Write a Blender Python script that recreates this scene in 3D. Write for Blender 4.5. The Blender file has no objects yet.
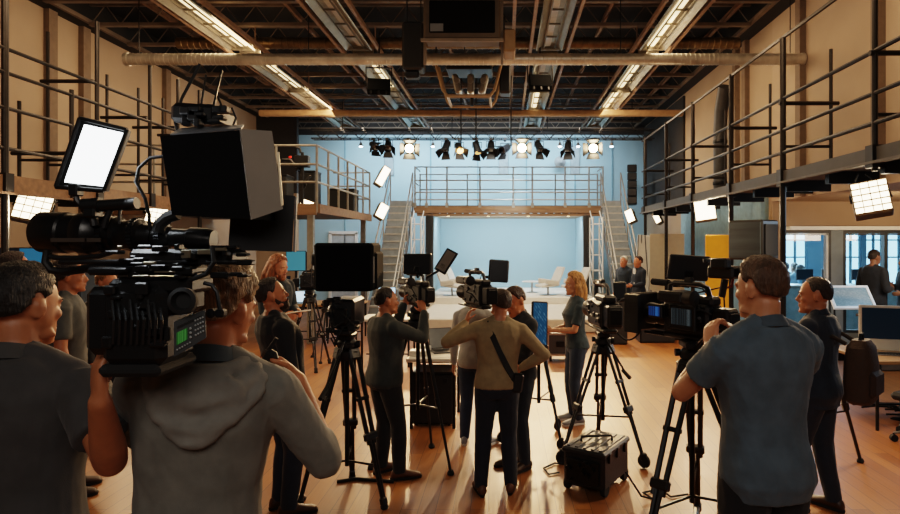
import bpy, math, random
import numpy as np
from mathutils import Vector, Matrix, Euler, noise

R = math.radians
rnd = random.Random(11)
SC = bpy.context.scene
COL = SC.collection
FOC, VX, VY, EYE = 600.0, 505.0, 243.0, 2.0      # focal length in pixels, vanishing point, eye height


def P(x, y, Y):
    """World point at depth Y that the photograph shows at pixel (x, y)."""
    return Vector(((x - VX) * Y / FOC, Y, EYE - (y - VY) * Y / FOC))


# ------------------------------------------------------------------ materials
def lin(c):
    if isinstance(c, str):
        c = c.lstrip('#')
        c = [int(c[i:i + 2], 16) / 255 for i in (0, 2, 4)]
        c = [x / 12.92 if x <= .04045 else ((x + .055) / 1.055) ** 2.4 for x in c]
    return tuple(c[:3]) + (1.0,)


MATS = {}


def mat(name, col, rough=.5, metal=0.0, var=.12, scale=9.0, bump=0.0, bscale=60.0, stretch=(1, 1, 1),
        emit=None, estr=0.0, spec=.5, coat=0.0, sheen=0.0, trans=0.0, sss=0.0):
    if name in MATS:
        return MATS[name]
    m = bpy.data.materials.new(name)
    m.use_nodes = True
    nt = m.node_tree
    N, L = nt.nodes, nt.links
    b = N['Principled BSDF']
    c = lin(col)
    tc = N.new('ShaderNodeTexCoord')
    mp = N.new('ShaderNodeMapping')
    mp.inputs['Scale'].default_value = stretch
    L.new(tc.outputs['Object'], mp.inputs['Vector'])
    nz = N.new('ShaderNodeTexNoise')
    nz.inputs['Scale'].default_value = scale
    nz.inputs['Detail'].default_value = 4
    L.new(mp.outputs['Vector'], nz.inputs['Vector'])
    rp = N.new('ShaderNodeValToRGB')
    rp.color_ramp.elements[0].position = .3
    rp.color_ramp.elements[1].position = .7
    rp.color_ramp.elements[0].color = tuple(x * (1 - var) for x in c[:3]) + (1,)
    rp.color_ramp.elements[1].color = tuple(min(1, x * (1 + var)) for x in c[:3]) + (1,)
    L.new(nz.outputs['Fac'], rp.inputs['Fac'])
    L.new(rp.outputs['Color'], b.inputs['Base Color'])
    b.inputs['Roughness'].default_value = rough
    b.inputs['Metallic'].default_value = metal
    b.inputs['Specular IOR Level'].default_value = spec
    b.inputs['Coat Weight'].default_value = coat
    b.inputs['Sheen Weight'].default_value = sheen
    b.inputs['Transmission Weight'].default_value = trans
    if sss:
        b.inputs['Subsurface Weight'].default_value = sss
        b.inputs['Subsurface Radius'].default_value = (.02, .008, .004)
        b.inputs['Subsurface Scale'].default_value = .6
    if emit:
        b.inputs['Emission Color'].default_value = lin(emit)
        b.inputs['Emission Strength'].default_value = estr
    if bump:
        n2 = N.new('ShaderNodeTexNoise')
        n2.inputs['Scale'].default_value = bscale
        n2.inputs['Detail'].default_value = 5
        L.new(mp.outputs['Vector'], n2.inputs['Vector'])
        bp = N.new('ShaderNodeBump')
        bp.inputs['Strength'].default_value = bump
        bp.inputs['Distance'].default_value = .02
        L.new(n2.outputs['Fac'], bp.inputs['Height'])
        L.new(bp.outputs['Normal'], b.inputs['Normal'])
    MATS[name] = m
    return m


# ------------------------------------------------------------------ mesh builder
def rot_to(d, up=(0, 0, 1)):
    """Rotation whose z axis runs along d and whose x axis is level."""
    z = Vector(d).normalized()
    u = Vector(up)
    x = u.cross(z)
    if x.length < 1e-5:
        x = Vector((1, 0, 0)) if abs(z.x) < .9 else Vector((0, 1, 0))
        x = (x - z * x.dot(z))
    x.normalize()
    y = z.cross(x)
    return Matrix((x, y, z)).transposed()


class MB:
    def __init__(s):
        s.v, s.f, s.m, s.M = [], [], [], None

    def add(s, vs, fs, m=0):
        o = len(s.v)
        if s.M is not None:
            vs = [s.M @ Vector(p) for p in vs]
        s.v.extend(tuple(p) for p in vs)
        s.f.extend(tuple(i + o for i in f) for f in fs)
        s.m.extend([m] * len(fs))
        return s

    def box(s, c, size, rot=None, m=0, bev=0.0):
        hx, hy, hz = [x / 2 for x in size]
        b = min(bev, hx * .9, hy * .9, hz * .9)
        vs, fs = [], []
        if b <= 0:
            vs = [Vector((x, y, z)) for z in (-hz, hz) for y in (-hy, hy) for x in (-hx, hx)]
            fs = [(0, 2, 3, 1), (4, 5, 7, 6), (0, 1, 5, 4), (2, 6, 7, 3), (0, 4, 6, 2), (1, 3, 7, 5)]
        else:
            idx = {}
            for sx in (-1, 1):
                for sy in (-1, 1):
                    for sz in (-1, 1):
                        for a in range(3):
                            p = [sx * (hx - b), sy * (hy - b), sz * (hz - b)]
                            p[a] = (sx * hx, sy * hy, sz * hz)[a]
                            idx[(sx, sy, sz, a)] = len(vs)
                            vs.append(Vector(p))

            def face(ks):
                ids = [idx[k] for k in ks]
                cen = sum((vs[i] for i in ids), Vector()) / len(ids)
                n = (vs[ids[1]] - vs[ids[0]]).cross(vs[ids[2]] - vs[ids[1]])
                fs.append(tuple(ids if n.dot(cen) > 0 else ids[::-1]))
            for a in range(3):
                o1, o2 = [i for i in range(3) if i != a]
                for sg in (-1, 1):
                    ks = []
                    for q in ((-1, -1), (1, -1), (1, 1), (-1, 1)):
                        k = [0, 0, 0]
                        k[a], k[o1], k[o2] = sg, q[0], q[1]
                        ks.append((k[0], k[1], k[2], a))
                    face(ks)
                for s1 in (-1, 1):
                    for s2 in (-1, 1):
                        ks = []
                        for e, ax in ((-1, o1), (1, o1), (1, o2), (-1, o2)):
                            k = [0, 0, 0]
                            k[a], k[o1], k[o2] = e, s1, s2
                            ks.append((k[0], k[1], k[2], ax))
                        face(ks)
            for sx in (-1, 1):
                for sy in (-1, 1):
                    for sz in (-1, 1):
                        face([(sx, sy, sz, a) for a in range(3)])
        if rot is not None:
            rm = rot if isinstance(rot, Matrix) else Euler(rot).to_matrix()
            vs = [rm @ p for p in vs]
        c = Vector(c)
        return s.add([p + c for p in vs], fs, m)

    def ring(s, c, rm, r, n):
        return [c + rm @ Vector((r * math.cos(6.283185 * i / n), r * math.sin(6.283185 * i / n), 0)) for i in range(n)]

    def loft(s, rings, m=0, cap=True, closed=False):
        n = len(rings[0])
        vs = [p for r in rings for p in r]
        fs = []
        k = len(rings)
        for j in range(k if closed else k - 1):
            j2 = (j + 1) % k
            for i in range(n):
                i2 = (i + 1) % n
                fs.append((j * n + i, j * n + i2, j2 * n + i2, j2 * n + i))
        if cap and not closed:
            fs.append(tuple(range(n - 1, -1, -1)))
            fs.append(tuple((k - 1) * n + i for i in range(n)))
        return s.add(vs, fs, m)

    def cyl(s, p0, p1, r0, r1=None, n=12, m=0):
        p0, p1 = Vector(p0), Vector(p1)
        r1 = r0 if r1 is None else r1
        rm = rot_to(p1 - p0)
        return s.loft([s.ring(p0, rm, r0, n), s.ring(p1, rm, r1, n)], m)

    def tube(s, pts, r, n=8, m=0, closed=False):
        pts = [Vector(p) for p in pts]
        k = len(pts)
        rs = r if isinstance(r, (list, tuple)) else [r] * k
        rings, rm = [], None
        for i in range(k):
            if closed:
                t = pts[(i + 1) % k] - pts[i - 1]
            else:
                t = pts[min(i + 1, k - 1)] - pts[max(i - 1, 0)]
            if t.length < 1e-9:
                t = Vector((0, 0, 1))
            t.normalize()
            if rm is None:
                rm = rot_to(t)
            else:
                q = rm.col[2].rotation_difference(t)
                rm = q.to_matrix() @ rm
            rings.append(s.ring(pts[i], rm, rs[i], n))
        return s.loft(rings, m, closed=closed)

    def lathe(s, prof, c=(0, 0, 0), axis=(0, 0, 1), n=20, m=0):
        rm = rot_to(axis)
        c = Vector(c)
        return s.loft([s.ring(c + rm @ Vector((0, 0, z)), rm, max(r, .0004), n) for r, z in prof], m)

    def ell(s, c, rad, rot=None, nu=14, nv=9, m=0):
        c = Vector(c)
        if isinstance(rad, (int, float)):
            rad = (rad,) * 3
        rm = None
        if rot is not None:
            rm = rot if isinstance(rot, Matrix) else Euler(rot).to_matrix()
        vs = []
        for j in range(1, nv):
            th = math.pi * j / nv - math.pi / 2
            for i in range(nu):
                ph = 6.283185 * i / nu
                vs.append(Vector((rad[0] * math.cos(th) * math.cos(ph), rad[1] * math.cos(th) * math.sin(ph), rad[2] * math.sin(th))))
        vs += [Vector((0, 0, -rad[2])), Vector((0, 0, rad[2]))]
        a, b = len(vs) - 2, len(vs) - 1
        fs = []
        for j in range(nv - 2):
            for i in range(nu):
                i2 = (i + 1) % nu
                fs.append((j * nu + i, j * nu + i2, (j + 1) * nu + i2, (j + 1) * nu + i))
        for i in range(nu):
            i2 = (i + 1) % nu
            fs.append((a, i2, i))
            fs.append((b, (nv - 2) * nu + i, (nv - 2) * nu + i2))
        if rm is not None:
            vs = [rm @ p for p in vs]
        return s.add([p + c for p in vs], fs, m)

    def quad(s, a, b, c, d, m=0):
        return s.add([a, b, c, d], [(0, 1, 2, 3)], m)

    def slab(s, pts, thick, m=0):
        """A flat polygon (3-D points) thickened along its own normal."""
        pts = [Vector(p) for p in pts]
        n = (pts[1] - pts[0]).cross(pts[2] - pts[1]).normalized() * thick
        k = len(pts)
        vs = pts + [p - n for p in pts]
        fs = [tuple(range(k)), tuple(range(2 * k - 1, k - 1, -1))]
        for i in range(k):
            j = (i + 1) % k
            fs.append((i, i + k, j + k, j))
        return s.add(vs, fs, m)

    def mesh(s, name, mats):
        me = bpy.data.meshes.new(name)
        me.from_pydata(s.v, [], s.f)
        for x in (mats if isinstance(mats, (list, tuple)) else [mats]):
            me.materials.append(x)
        me.polygons.foreach_set('material_index', s.m)
        me.update()
        return me

    def build(s, name, mats, parent=None, smooth=35, label=None):
        me = s.mesh(name, mats)
        if smooth:
            me.polygons.foreach_set('use_smooth', [True] * len(me.polygons))
            me.set_sharp_from_angle(angle=R(smooth))
        o = bpy.data.objects.new(name, me)
        COL.objects.link(o)
        if parent is not None:
            o.parent = parent
        if label:
            o['label'] = label
        return o


def thing(name, label, cat, loc=(0, 0, 0), rz=0.0, group=None):
    o = bpy.data.objects.new(name, None)
    o.empty_display_size = .1
    COL.objects.link(o)
    o.location = loc
    o.rotation_euler = (0, 0, rz)
    return tag(o, label, cat, group)


def tag(o, label, cat, group=None, kind=None):
    o['label'] = label
    o['category'] = cat
    if group:
        o['group'] = group
    if kind:
        o['kind'] = kind
    return o


def struct(name, mb, mats, smooth=0):
    o = mb.build(name, mats, smooth=smooth)
    o['kind'] = 'structure'
    return o


KIDS = {}


def copy_tree(src, label=None, loc=None, rz=None, group=None, parent=None):
    c = src.copy()
    COL.objects.link(c)
    if parent is not None:
        c.parent = parent
    for ch in [o for o in COL.objects if o.parent is src]:
        copy_tree(ch, parent=c)
    if label:
        c['label'] = label
    if group:
        c['group'] = group
    if loc is not None:
        c.location = loc
    if rz is not None:
        c.rotation_euler = (0, 0, rz)
    return c


def arc(c, r, a0, a1, n, ax='xz'):
    out = []
    for i in range(n + 1):
        a = a0 + (a1 - a0) * i / n
        p = [c[0], c[1], c[2]]
        p['xyz'.index(ax[0])] += r * math.cos(a)
        p['xyz'.index(ax[1])] += r * math.sin(a)
        out.append(Vector(p))
    return out


def droop(a, b, sag, n=10):
    a, b = Vector(a), Vector(b)
    return [a.lerp(b, i / n) - Vector((0, 0, sag * 4 * (i / n) * (1 - i / n))) for i in range(n + 1)]


# common materials
BLACK = mat('black_plastic', '#0d0d0e', .42, var=.2, bump=.05, bscale=200)
DARK = mat('dark_metal', '#17181a', .38, .5, var=.2)
GUN = mat('gunmetal', '#2c2d2f', .35, .8, var=.15)
GREY = mat('grey_plastic', '#55575a', .5)
RUBBER = mat('rubber', '#0b0b0b', .8, var=.2)
SILVER = mat('silver_metal', '#a8a8a6', .3, .9)
WHITEP = mat('white_paint', '#dcdad4', .45, var=.04)
GLASSB = mat('lens_glass', '#05060a', .05, spec=.9, coat=1.0)
STEEL = mat('catwalk_steel', '#2b2724', .5, .4, var=.25)
SCREENOFF = mat('screen_dark', '#06070a', .18, var=.1)
# ------------------------------------------------------------------ people
def remesh(mb, name, mats, parent, voxel, smooth=3, disp=None, keep=1.0):
    me = mb.mesh('tmp', mats)
    o = bpy.data.objects.new('tmp', me)
    COL.objects.link(o)
    r = o.modifiers.new('r', 'REMESH')
    r.mode = 'VOXEL'
    r.voxel_size = voxel
    r.use_smooth_shade = True
    if smooth:
        s = o.modifiers.new('s', 'SMOOTH')
        s.factor = .5
        s.iterations = smooth
    if keep < 1:
        d = o.modifiers.new('d', 'DECIMATE')
        d.ratio = keep
    dg = bpy.context.evaluated_depsgraph_get()
    nm = bpy.data.meshes.new_from_object(o.evaluated_get(dg))
    bpy.data.objects.remove(o)
    bpy.data.meshes.remove(me)
    nm.name = name
    if disp:
        n = len(nm.vertices)
        co = np.empty(n * 3)
        no = np.empty(n * 3)
        nm.vertices.foreach_get('co', co)
        nm.vertices.foreach_get('normal', no)
        co, no = co.reshape(-1, 3), no.reshape(-1, 3)
        d = np.array([disp(p) for p in co])
        co += no * d[:, None]
        nm.vertices.foreach_set('co', co.ravel())
    nm.polygons.foreach_set('use_smooth', [True] * len(nm.polygons))
    nm.materials.clear()
    for x in (mats if isinstance(mats, (list, tuple)) else [mats]):
        nm.materials.append(x)
    nm.update()
    ob = bpy.data.objects.new(name, nm)
    COL.objects.link(ob)
    ob.parent = parent
    return ob


def ik(a, t, l1, l2, pole):
    d = t - a
    L = d.length
    mx = (l1 + l2) * .995
    if L > mx:
        d = d * (mx / L)
        L = mx
    u = d.normalized()
    x = (l1 * l1 - l2 * l2 + L * L) / (2 * L)
    hh = math.sqrt(max(l1 * l1 - x * x, 0))
    p = Vector(pole)
    p = p - u * p.dot(u)
    p.normalize()
    return a + u * x + p * hh, a + d


def sell(c, hw, hd, rm, n=24, e=2.3):
    out = []
    for i in range(n):
        a = 6.283185 * i / n
        ca, sa = math.cos(a), math.sin(a)
        out.append(c + rm @ Vector((hw * math.copysign(abs(ca) ** (2 / e), ca), hd * math.copysign(abs(sa) ** (2 / e), sa), 0)))
    return out


def limb(mb, pts, rads, n=14):
    """Tapered tube with rounded ends along a bent polyline, resampled smoothly."""
    pts = [Vector(p) for p in pts]
    mb.tube(pts, list(rads), n)
    mb.ell(pts[0], rads[0], nu=12, nv=8)
    mb.ell(pts[-1], rads[-1], nu=12, nv=8)


def lerp_path(a, b, prof, k=1.0):
    return [a.lerp(b, t) for t, _ in prof], [r * k for _, r in prof]


TORSO = [(.83, .135, .095, -.01), (.90, .165, .112, -.015), (.97, .163, .112, -.01), (1.05, .150, .104, 0), (1.13, .148, .102, .006),
         (1.22, .160, .110, .010), (1.31, .174, .116, .006), (1.38, .180, .108, -.004), (1.43, .172, .092, -.012), (1.468, .130, .076, -.018),
         (1.495, .085, .064, -.016), (1.53, .062, .06, -.008)]
TORSO_F = [(.83, .135, .10, -.015), (.90, .168, .115, -.02), (.97, .160, .108, -.01), (1.05, .130, .092, 0), (1.12, .122, .088, .004),
           (1.20, .138, .100, .016), (1.28, .150, .118, .026), (1.35, .152, .100, .004), (1.41, .150, .082, -.012), (1.45, .112, .068, -.016),
           (1.485, .070, .056, -.014), (1.53, .052, .052, -.006)]

HAIRM = {}


def hair_mat(col):
    if col in HAIRM:
        return HAIRM[col]
    m = mat('hair_' + col.strip('#'), col, .5, var=.55, scale=60, stretch=(1, 1, .12), bump=.7, bscale=140)
    HAIRM[col] = m
    return m


def skin_mat(col):
    return mat('skin_' + col.strip('#'), col, .5, var=.07, scale=30, bump=.04, bscale=300, sss=.12)


def cloth_mat(col, rough=.85):
    return mat('cloth_' + col.strip('#'), col, rough, var=.16, scale=14, bump=.12, bscale=350, sheen=.08)


def head_part(mb, M, k, female=False):
    mb.M = M @ Matrix.Scale(k, 4)
    w = .93 if female else 1.0
    mb.ell((0, -.012, .035), (.077, .098, .086), nu=20, nv=12)
    rings = []
    for z, hw, yf, yb in [(-.116, .018, .080, .035), (-.106, .034, .088, .010), (-.085, .050, .090, -.02), (-.06, .059, .088, -.045),
                          (-.03, .066, .086, -.06), (0, .069, .084, -.07), (.03, .070, .087, -.075), (.06, .068, .081, -.07)]:
        rings.append(sell(Vector((0, (yf + yb) / 2, z)), hw * w, (yf - yb) / 2, Matrix.Identity(3), 20, 2.2))
    mb.loft(rings)
    mb.tube([(0, .082, .018), (0, .094, -.004), (0, .108, -.026), (0, .098, -.036)], [.007, .0085, .0125, .009], 10)
    for s in (-1, 1):
        mb.ell((s * .0115, .096, -.032), (.008, .010, .007))
        mb.ell((s * .038, .064, -.02), (.024, .019, .020))
        mb.ell((s * .03, .080, .024), (.024, .011, .007), rot=(0, s * .15, 0))
        mb.ell((s * .031, .0765, .004), (.015, .010, .009))
        er = Euler((R(-12), 0, s * R(-22)))
        mb.ell((s * .077, -.014, -.004), (.0075, .019, .031), rot=er)
        mb.ell((s * .080, -.02, .01), (.008, .014, .016), rot=er)
        mb.ell((s * .045, .022, -.074), (.013, .038, .018), rot=(R(-14), 0, s * R(-28)))
    mb.ell((0, .089, -.058), (.024, .009, .0055))
    mb.ell((0, .088, -.068), (.020, .010, .006))
    mb.ell((0, .084, -.104), (.02, .014, .012))
    mb.M = None


def hair_part(parent, M, k, col, style, seed=1):
    """Hair as a shell over the skull: thickness falls below the skin outside the hairline."""
    pv = Vector((seed * 3.1, 1.7, 0))
    thick = {'short': .010, 'crop': .006, 'mid': .016, 'long': .018, 'tousled': .017}[style]
    nu, nv = (72, 44)
    mb = MB()
    rings = []
    line = [(0, 38), (25, 36), (45, 30), (58, 14), (68, -8), (80, -14), (90, 0), (101, -2), (109, -24), (126, -42), (180, -45)]
    if style in ('long', 'mid'):
        line = [(0, 36), (25, 33), (45, 22), (58, 2), (72, -25), (92, -40), (130, -48), (180, -50)]

    def hl(a):
        for (a0, e0), (a1, e1) in zip(line, line[1:]):
            if a <= a1:
                return e0 + (e1 - e0) * (a - a0) / (a1 - a0)
        return line[-1][1]
    pts = []
    for j in range(nv + 1):
        el = -78 + 168 * j / nv
        ring = []
        for i in range(nu):
            az = 360 * i / nu
            a = az if az <= 180 else 360 - az
            e, z = R(el), R(az)
            d = Vector((math.sin(z) * math.cos(e), math.cos(z) * math.cos(e), math.sin(e)))
            cz = .086 if d.z > 0 else .118
            r = 1 / math.sqrt((d.x / .078) ** 2 + (d.y / .099) ** 2 + (d.z / cz) ** 2)
            n1 = noise.noise(d * 5 + pv)
            n2 = noise.noise(Vector((d.x * 26, d.y * 26, d.z * 7)) + pv)
            h = hl(a) + 4 * n2
            t = max(0, min(1, (el - h) / 15))
            t = t * t * (3 - 2 * t)
            top = max(0, d.z) ** 1.2
            th = thick * (.62 + 1.2 * top + .5 * n1 * (1 if style in ('tousled', 'long', 'mid') else .4)) + .0042 * n2
            if style in ('short', 'tousled') and d.y > .2 and d.z > .3:
                th += .010 * max(0, d.y) * (1 + .6 * n2)
            r += th * t - .022 * (1 - t)
            ring.append(Vector((0, -.012, .035)) + d * r)
        rings.append(ring)
    mb.M = M @ Matrix.Scale(k, 4)
    mb.loft(rings)
    if style == 'long':
        mb.M = None
        m2 = MB()
        m2.M = M @ Matrix.Scale(k, 4)
        for s in (-1, 1):
            for q in range(5):
                ox, oy = s * (.066 + .010 * (q % 2)), -.005 - .022 * q
                jit = rnd.uniform(-.012, .012)
                m2.tube([(ox * .8, oy, .05), (ox * 1.08, oy, -.02), (ox * 1.2 + jit, oy - .01, -.09), (ox * 1.2 + jit, oy - .008, -.15), (ox * 1.1 + jit * 2, oy + .006, -.20 - rnd.uniform(0, .04))],
                        [.02, .026, .026, .022, .008], 8)
        for q in range(6):
            ox = -.055 + .022 * q
            m2.tube([(ox, -.09, .03), (ox * 1.1, -.104, -.05), (ox * 1.2, -.10, -.13), (ox * 1.15, -.098, -.20), (ox, -.095, -.25 + rnd.uniform(-.02, .02))], [.02, .028, .028, .024, .008], 8)
        mb.M = None
        mb.add(m2.v, m2.f)
    mb.M = None
    if style == 'long':
        return remesh(mb, 'hair', hair_mat(col), parent, .006 * k, 2,
                      lambda p: .004 * noise.noise(Vector((p[0] * 70, p[1] * 70, p[2] * 10))))
    return mb.build('hair', hair_mat(col), parent, 80)


def hand_part(mb, w, d, n, thumb_side, k, curl, spread=.12, thumb=.6):
    """Palm, four fingers of unequal length and a thumb leaving the side of the palm.  w wrist, d pointing direction, n palm normal."""
    d = d.normalized()
    n = (n - d * n.dot(d)).normalized()
    u = d.cross(n).normalized() * thumb_side
    def at(a, b, c):
        return w + (d * a + u * b + n * c) * k
    rings = []
    rmx = Matrix((u, n, d)).transposed()
    for a, hw, th in [(-.012, .024, .019), (.02, .031, .017), (.05, .039, .0165), (.078, .041, .0145), (.095, .039, .011)]:
        rings.append(sell(at(a, 0, 0), hw * k, th * k, rmx, 16, 2.6))
    mb.loft(rings)
    mb.ell(at(.035, .022, .010), (.016 * k,) * 3)
    for q, (off, L, r) in enumerate([(.029, .072, .0086), (.0095, .082, .0088), (-.0105, .076, .0084), (-.029, .060, .0076)]):
        c = curl[q] if isinstance(curl, (list, tuple)) else curl * (1 + .07 * q)
        p = at(.088 - abs(off) * .12, off, 0)
        ang = 0
        pts, rr = [p], [r * 1.08 * k]
        sp = spread * (off / .03)
        for seg, (f, bend) in enumerate([(.45, .55), (.30, 1.0), (.25, .75)]):
            ang += c * bend
            dd = (d * math.cos(ang) + n * math.sin(ang) + u * sp * math.cos(ang)).normalized()
            mid = pts[-1] + dd * (L * f * .5 * k)
            end = pts[-1] + dd * (L * f * k)
            pts += [mid, end]
            rr += [r * (1 - .05 * seg) * .97 * k, r * (1 - .06 * seg) * k]
        rr[-1] *= .8
        mb.tube(pts, rr, 8)
        mb.ell(pts[-1], rr[-1] * 1.02, nu=8, nv=6)
        mb.ell(pts[0], rr[0], nu=8, nv=6)
    b = at(.022, .026, .006)
    a1 = (d * .62 + u * .62 + n * (.25 + .4 * thumb)).normalized()
    a2 = (d * .82 + u * .18 + n * (.3 + .7 * thumb)).normalized()
    p1 = b + a1 * .036 * k
    p2 = p1 + a2 * .028 * k
    p3 = p2 + (a2 * .8 + d * .2 + n * .2 * thumb).normalized() * .024 * k
    mb.tube([b, b.lerp(p1, .6), p1, p2, p3], [.0135 * k, .0118 * k, .0105 * k, .0098 * k, .0072 * k], 8)
    mb.ell(p3, .0074 * k, nu=8, nv=6)


def shoe(parent, pos, yaw, k, mats):
    mb = MB()
    mb.M = Matrix.Translation(pos) @ Matrix.Rotation(yaw, 4, 'Z') @ Matrix.Scale(k, 4)
    ident = Matrix.Identity(3)
    up = []
    for y, hw, h in [(-.078, .022, .05), (-.068, .034, .078), (-.03, .039, .098), (.015, .040, .100), (.06, .042, .078), (.11, .047, .058), (.155, .045, .048), (.185, .034, .038), (.200, .014, .026)]:
        rm = Matrix(((1, 0, 0), (0, 0, -1), (0, 1, 0)))
        ring = []
        for i in range(16):
            a = 6.283185 * i / 16
            x, z = hw * math.cos(a), (h / 2) * math.sin(a)
            x *= 1 if z < 0 else (1 - .25 * (z / (h / 2)) ** 2)
            ring.append(Vector((x, y, .012 + h / 2 + z)))
        up.append(ring[::-1])
    mb.loft(up, 0)
    out = []
    for z, g in [(0, .0), (.012, .004), (.024, .003)]:
        ring = []
        for i in range(22):
            a = 6.283185 * i / 22
            y = .061 + (.146 + g) * math.sin(a)
            wd = .036 + .012 * max(-.5, math.sin(a + .2))
            ring.append(Vector(((wd + g) * math.copysign(abs(math.cos(a)) ** .75, math.cos(a)), y, z)))
        out.append(ring)
    mb.loft(out, 1)
    mb.M = None
    return mb.build('shoe', mats, parent, 50)


def person(label, x, y, yaw, h, shirt='#333333', trousers='#22242c', shoes='#3a2618', hair='#2a1c12', style='short', skin='#b98363', female=False,
           sleeve='long', lean=0, roll=0, twist=0, head=(0, 0, 0), hands=None, feet=None, hem=.86, vox=.0085, sole=None, bulk=1.0, headk=1.0, group=None,
           seat=None, folds=1.0, extra=None, collar=None, pelvis=(0, 0), beard=None, slv=.78):
    s = h / 1.75
    root = thing('person', label, 'person', (x, y, 0), R(yaw), group)
    W2L = (Matrix.Translation((x, y, 0)) @ Matrix.Rotation(R(yaw), 4, 'Z')).inverted()
    W2R = W2L.to_3x3()
    T = TORSO_F if female else TORSO
    piv = Vector((pelvis[0], pelvis[1], (seat if seat else .90) * 1.0))
    dz = piv.z - .90

    def fr(z):
        w = max(0, min(1, (z - .88) / .55))
        rm = Matrix.Rotation(R(twist) * w, 3, 'Z') @ Matrix.Rotation(-R(lean) * w, 3, 'X') @ Matrix.Rotation(R(roll) * w, 3, 'Y')
        rp = Matrix.Rotation(R(twist) * w, 3, 'Z') @ Matrix.Rotation(-R(lean) * w * .8, 3, 'X') @ Matrix.Rotation(R(roll) * w * .8, 3, 'Y')
        return rm, piv + rp @ Vector((0, 0, z - .90))

    def tp(px, py, z):
        rm, c = fr(z)
        return (c + rm @ Vector((px, py, 0))) * s

    def torso(mb, z0, z1, g, gd=None, flare=0):
        rings = []
        gd = g if gd is None else gd
        zs = [t for t in T if z0 <= t[0] <= z1]
        lo = [t for t in T if t[0] < z0]
        if lo and zs and zs[0][0] > z0 + .005:
            a, b = lo[-1], zs[0]
            f = (z0 - a[0]) / (b[0] - a[0])
            zs.insert(0, tuple(a[i] + (b[i] - a[i]) * f for i in range(4)))
        elif not lo and zs[0][0] > z0:
            zs.insert(0, (z0,) + zs[0][1:])
        for z, hw, hd, yo in zs:
            rm, c = fr(z)
            b = bulk if z < 1.40 else 1 + (bulk - 1) * .5
            fl = flare * max(0, (1.1 - z) / .3)
            rings.append(sell((c + rm @ Vector((0, yo, 0))) * s, (hw * b + g + fl) * s, (hd * b + gd + fl) * s, rm, 28, 2.35))
        mb.loft(rings)

    # joints
    sh = {k: tp(sg * (.150 if female else .178) * (1 + (bulk - 1) * .8), -.012, 1.405 if not female else 1.385) for k, sg in (('L', -1), ('R', 1))}
    rmh, cn = fr(1.53)
    neck = cn * s
    hm = rmh @ Euler((R(head[1]), R(head[2]), R(head[0]))).to_matrix()
    hc = neck + (rmh @ Vector((0, .006, 0)) + hm @ Vector((0, .012, .098))) * s
    MH = Matrix.Translation(hc) @ hm.to_4x4()
    kh = s * headk
    arms = {}
    for k, sg in (('L', -1), ('R', 1)):
        hd = (hands or {}).get(k)
        if hd and 't' in hd:
            t = W2L @ Vector(hd['t'])
        elif hd and 'l' in hd:
            t = Vector(hd['l']) * s
        else:
            t = (Vector((sg * .27, .05, .80 + dz))) * s
        pole = (W2L @ Vector(hd['elbow'])) - sh[k] if hd and 'elbow' in hd else Vector(hd['pole']) if hd and 'pole' in hd else Vector((sg * .5, -.8, -.6 if hd else 0))
        e, wv = ik(sh[k], t, .29 * s, .26 * s, pole)
        fd = (W2R @ Vector(hd['dir'])) if hd and 'dir' in hd else (wv - e) + Vector((0, 0, 0))
        pn = (W2R @ Vector(hd['n'])) if hd and 'n' in hd else Vector((-sg, .2, 0))
        arms[k] = (e, wv, fd.normalized(), pn, (hd or {}).get('curl', .45), sg, (hd or {}).get('thumb', .4))
    legs = {}
    for k, sg in (('L', -1), ('R', 1)):
        fx, fy, fyaw = (feet or {}).get(k, (sg * .10, 0, -sg * 8))
        hip = (piv + Vector((sg * .088, -.005, -.005))) * s
        ank = Vector((fx, fy - .0, .085)) * s
        kn, an = ik(hip, ank, .411 * s, .404 * s, (sg * .05, 1, .1))
        legs[k] = (hip, kn, ank if seat is None else an, Vector((fx, fy, 0)) * s, R(fyaw))

    UP = [(0, .044), (.2, .046), (.4, .050), (.6, .046), (1, .041)]
    FO = [(0, .041), (.25, .043), (.6, .035), (1, .026)]
    TH = [(0, .092), (.25, .086), (.6, .07), (1, .056)]
    CA = [(0, .056), (.25, .06), (.5, .053), (.8, .040), (1, .037)]
    fk = .86 if female else 1.0
    bk = 1 + (bulk - 1) * .6

    def trap(mb, ra, rb):
        for sg in (-1, 1):
            q = .13 if female else .15
            mb.tube([tp(sg * .03, -.015, 1.50), tp(sg * .085, -.016, 1.468), tp(sg * q * bk, -.014, 1.428)], [ra * s * fk, (ra + rb) / 2 * s * fk, rb * s * fk], 12)
            mb.ell(tp(sg * q * bk, -.014, 1.428), rb * s * fk)

    body = MB()
    torso(body, .83, 1.53, -.009)
    body.tube([neck - rmh @ Vector((0, .006, .06)) * s, neck, hc + hm @ Vector((0, -.02, -.04)) * kh], [.064 * s * fk, .058 * s * fk, .058 * kh * fk], 16)
    head_part(body, MH, kh, female)
    trap(body, .036, .042)
    for k in 'LR':
        e, wv, fd, pn, curl, sg, th = arms[k]
        for a, b, pr in ((sh[k], e, UP), (e, wv, FO)):
            p_, r_ = lerp_path(a, b, pr, s * fk)
            limb(body, p_, r_)
        # thumb lies on the medial side: toward the body mid-line when the palm faces back
        hand_part(body, wv, fd, pn, sg, s * (.9 if female else 1.0), curl, thumb=th)
        hip, kn, an, ft, fy = legs[k]
        for a, b, pr in ((hip, kn, TH), (kn, an, CA)):
            p_, r_ = lerp_path(a, b, pr, s)
            limb(body, p_, r_)
        body.tube([an, ft + Matrix.Rotation(fy, 3, 'Z') @ Vector((0, .05, .05)) * s, ft + Matrix.Rotation(fy, 3, 'Z') @ Vector((0, .15, .035)) * s], [.037 * s, .032 * s, .02 * s], 10)
    remesh(body, 'body', skin_mat(skin), root, vox * s / 1.05, 2)

    sd = rnd.uniform(0, 50)

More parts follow.
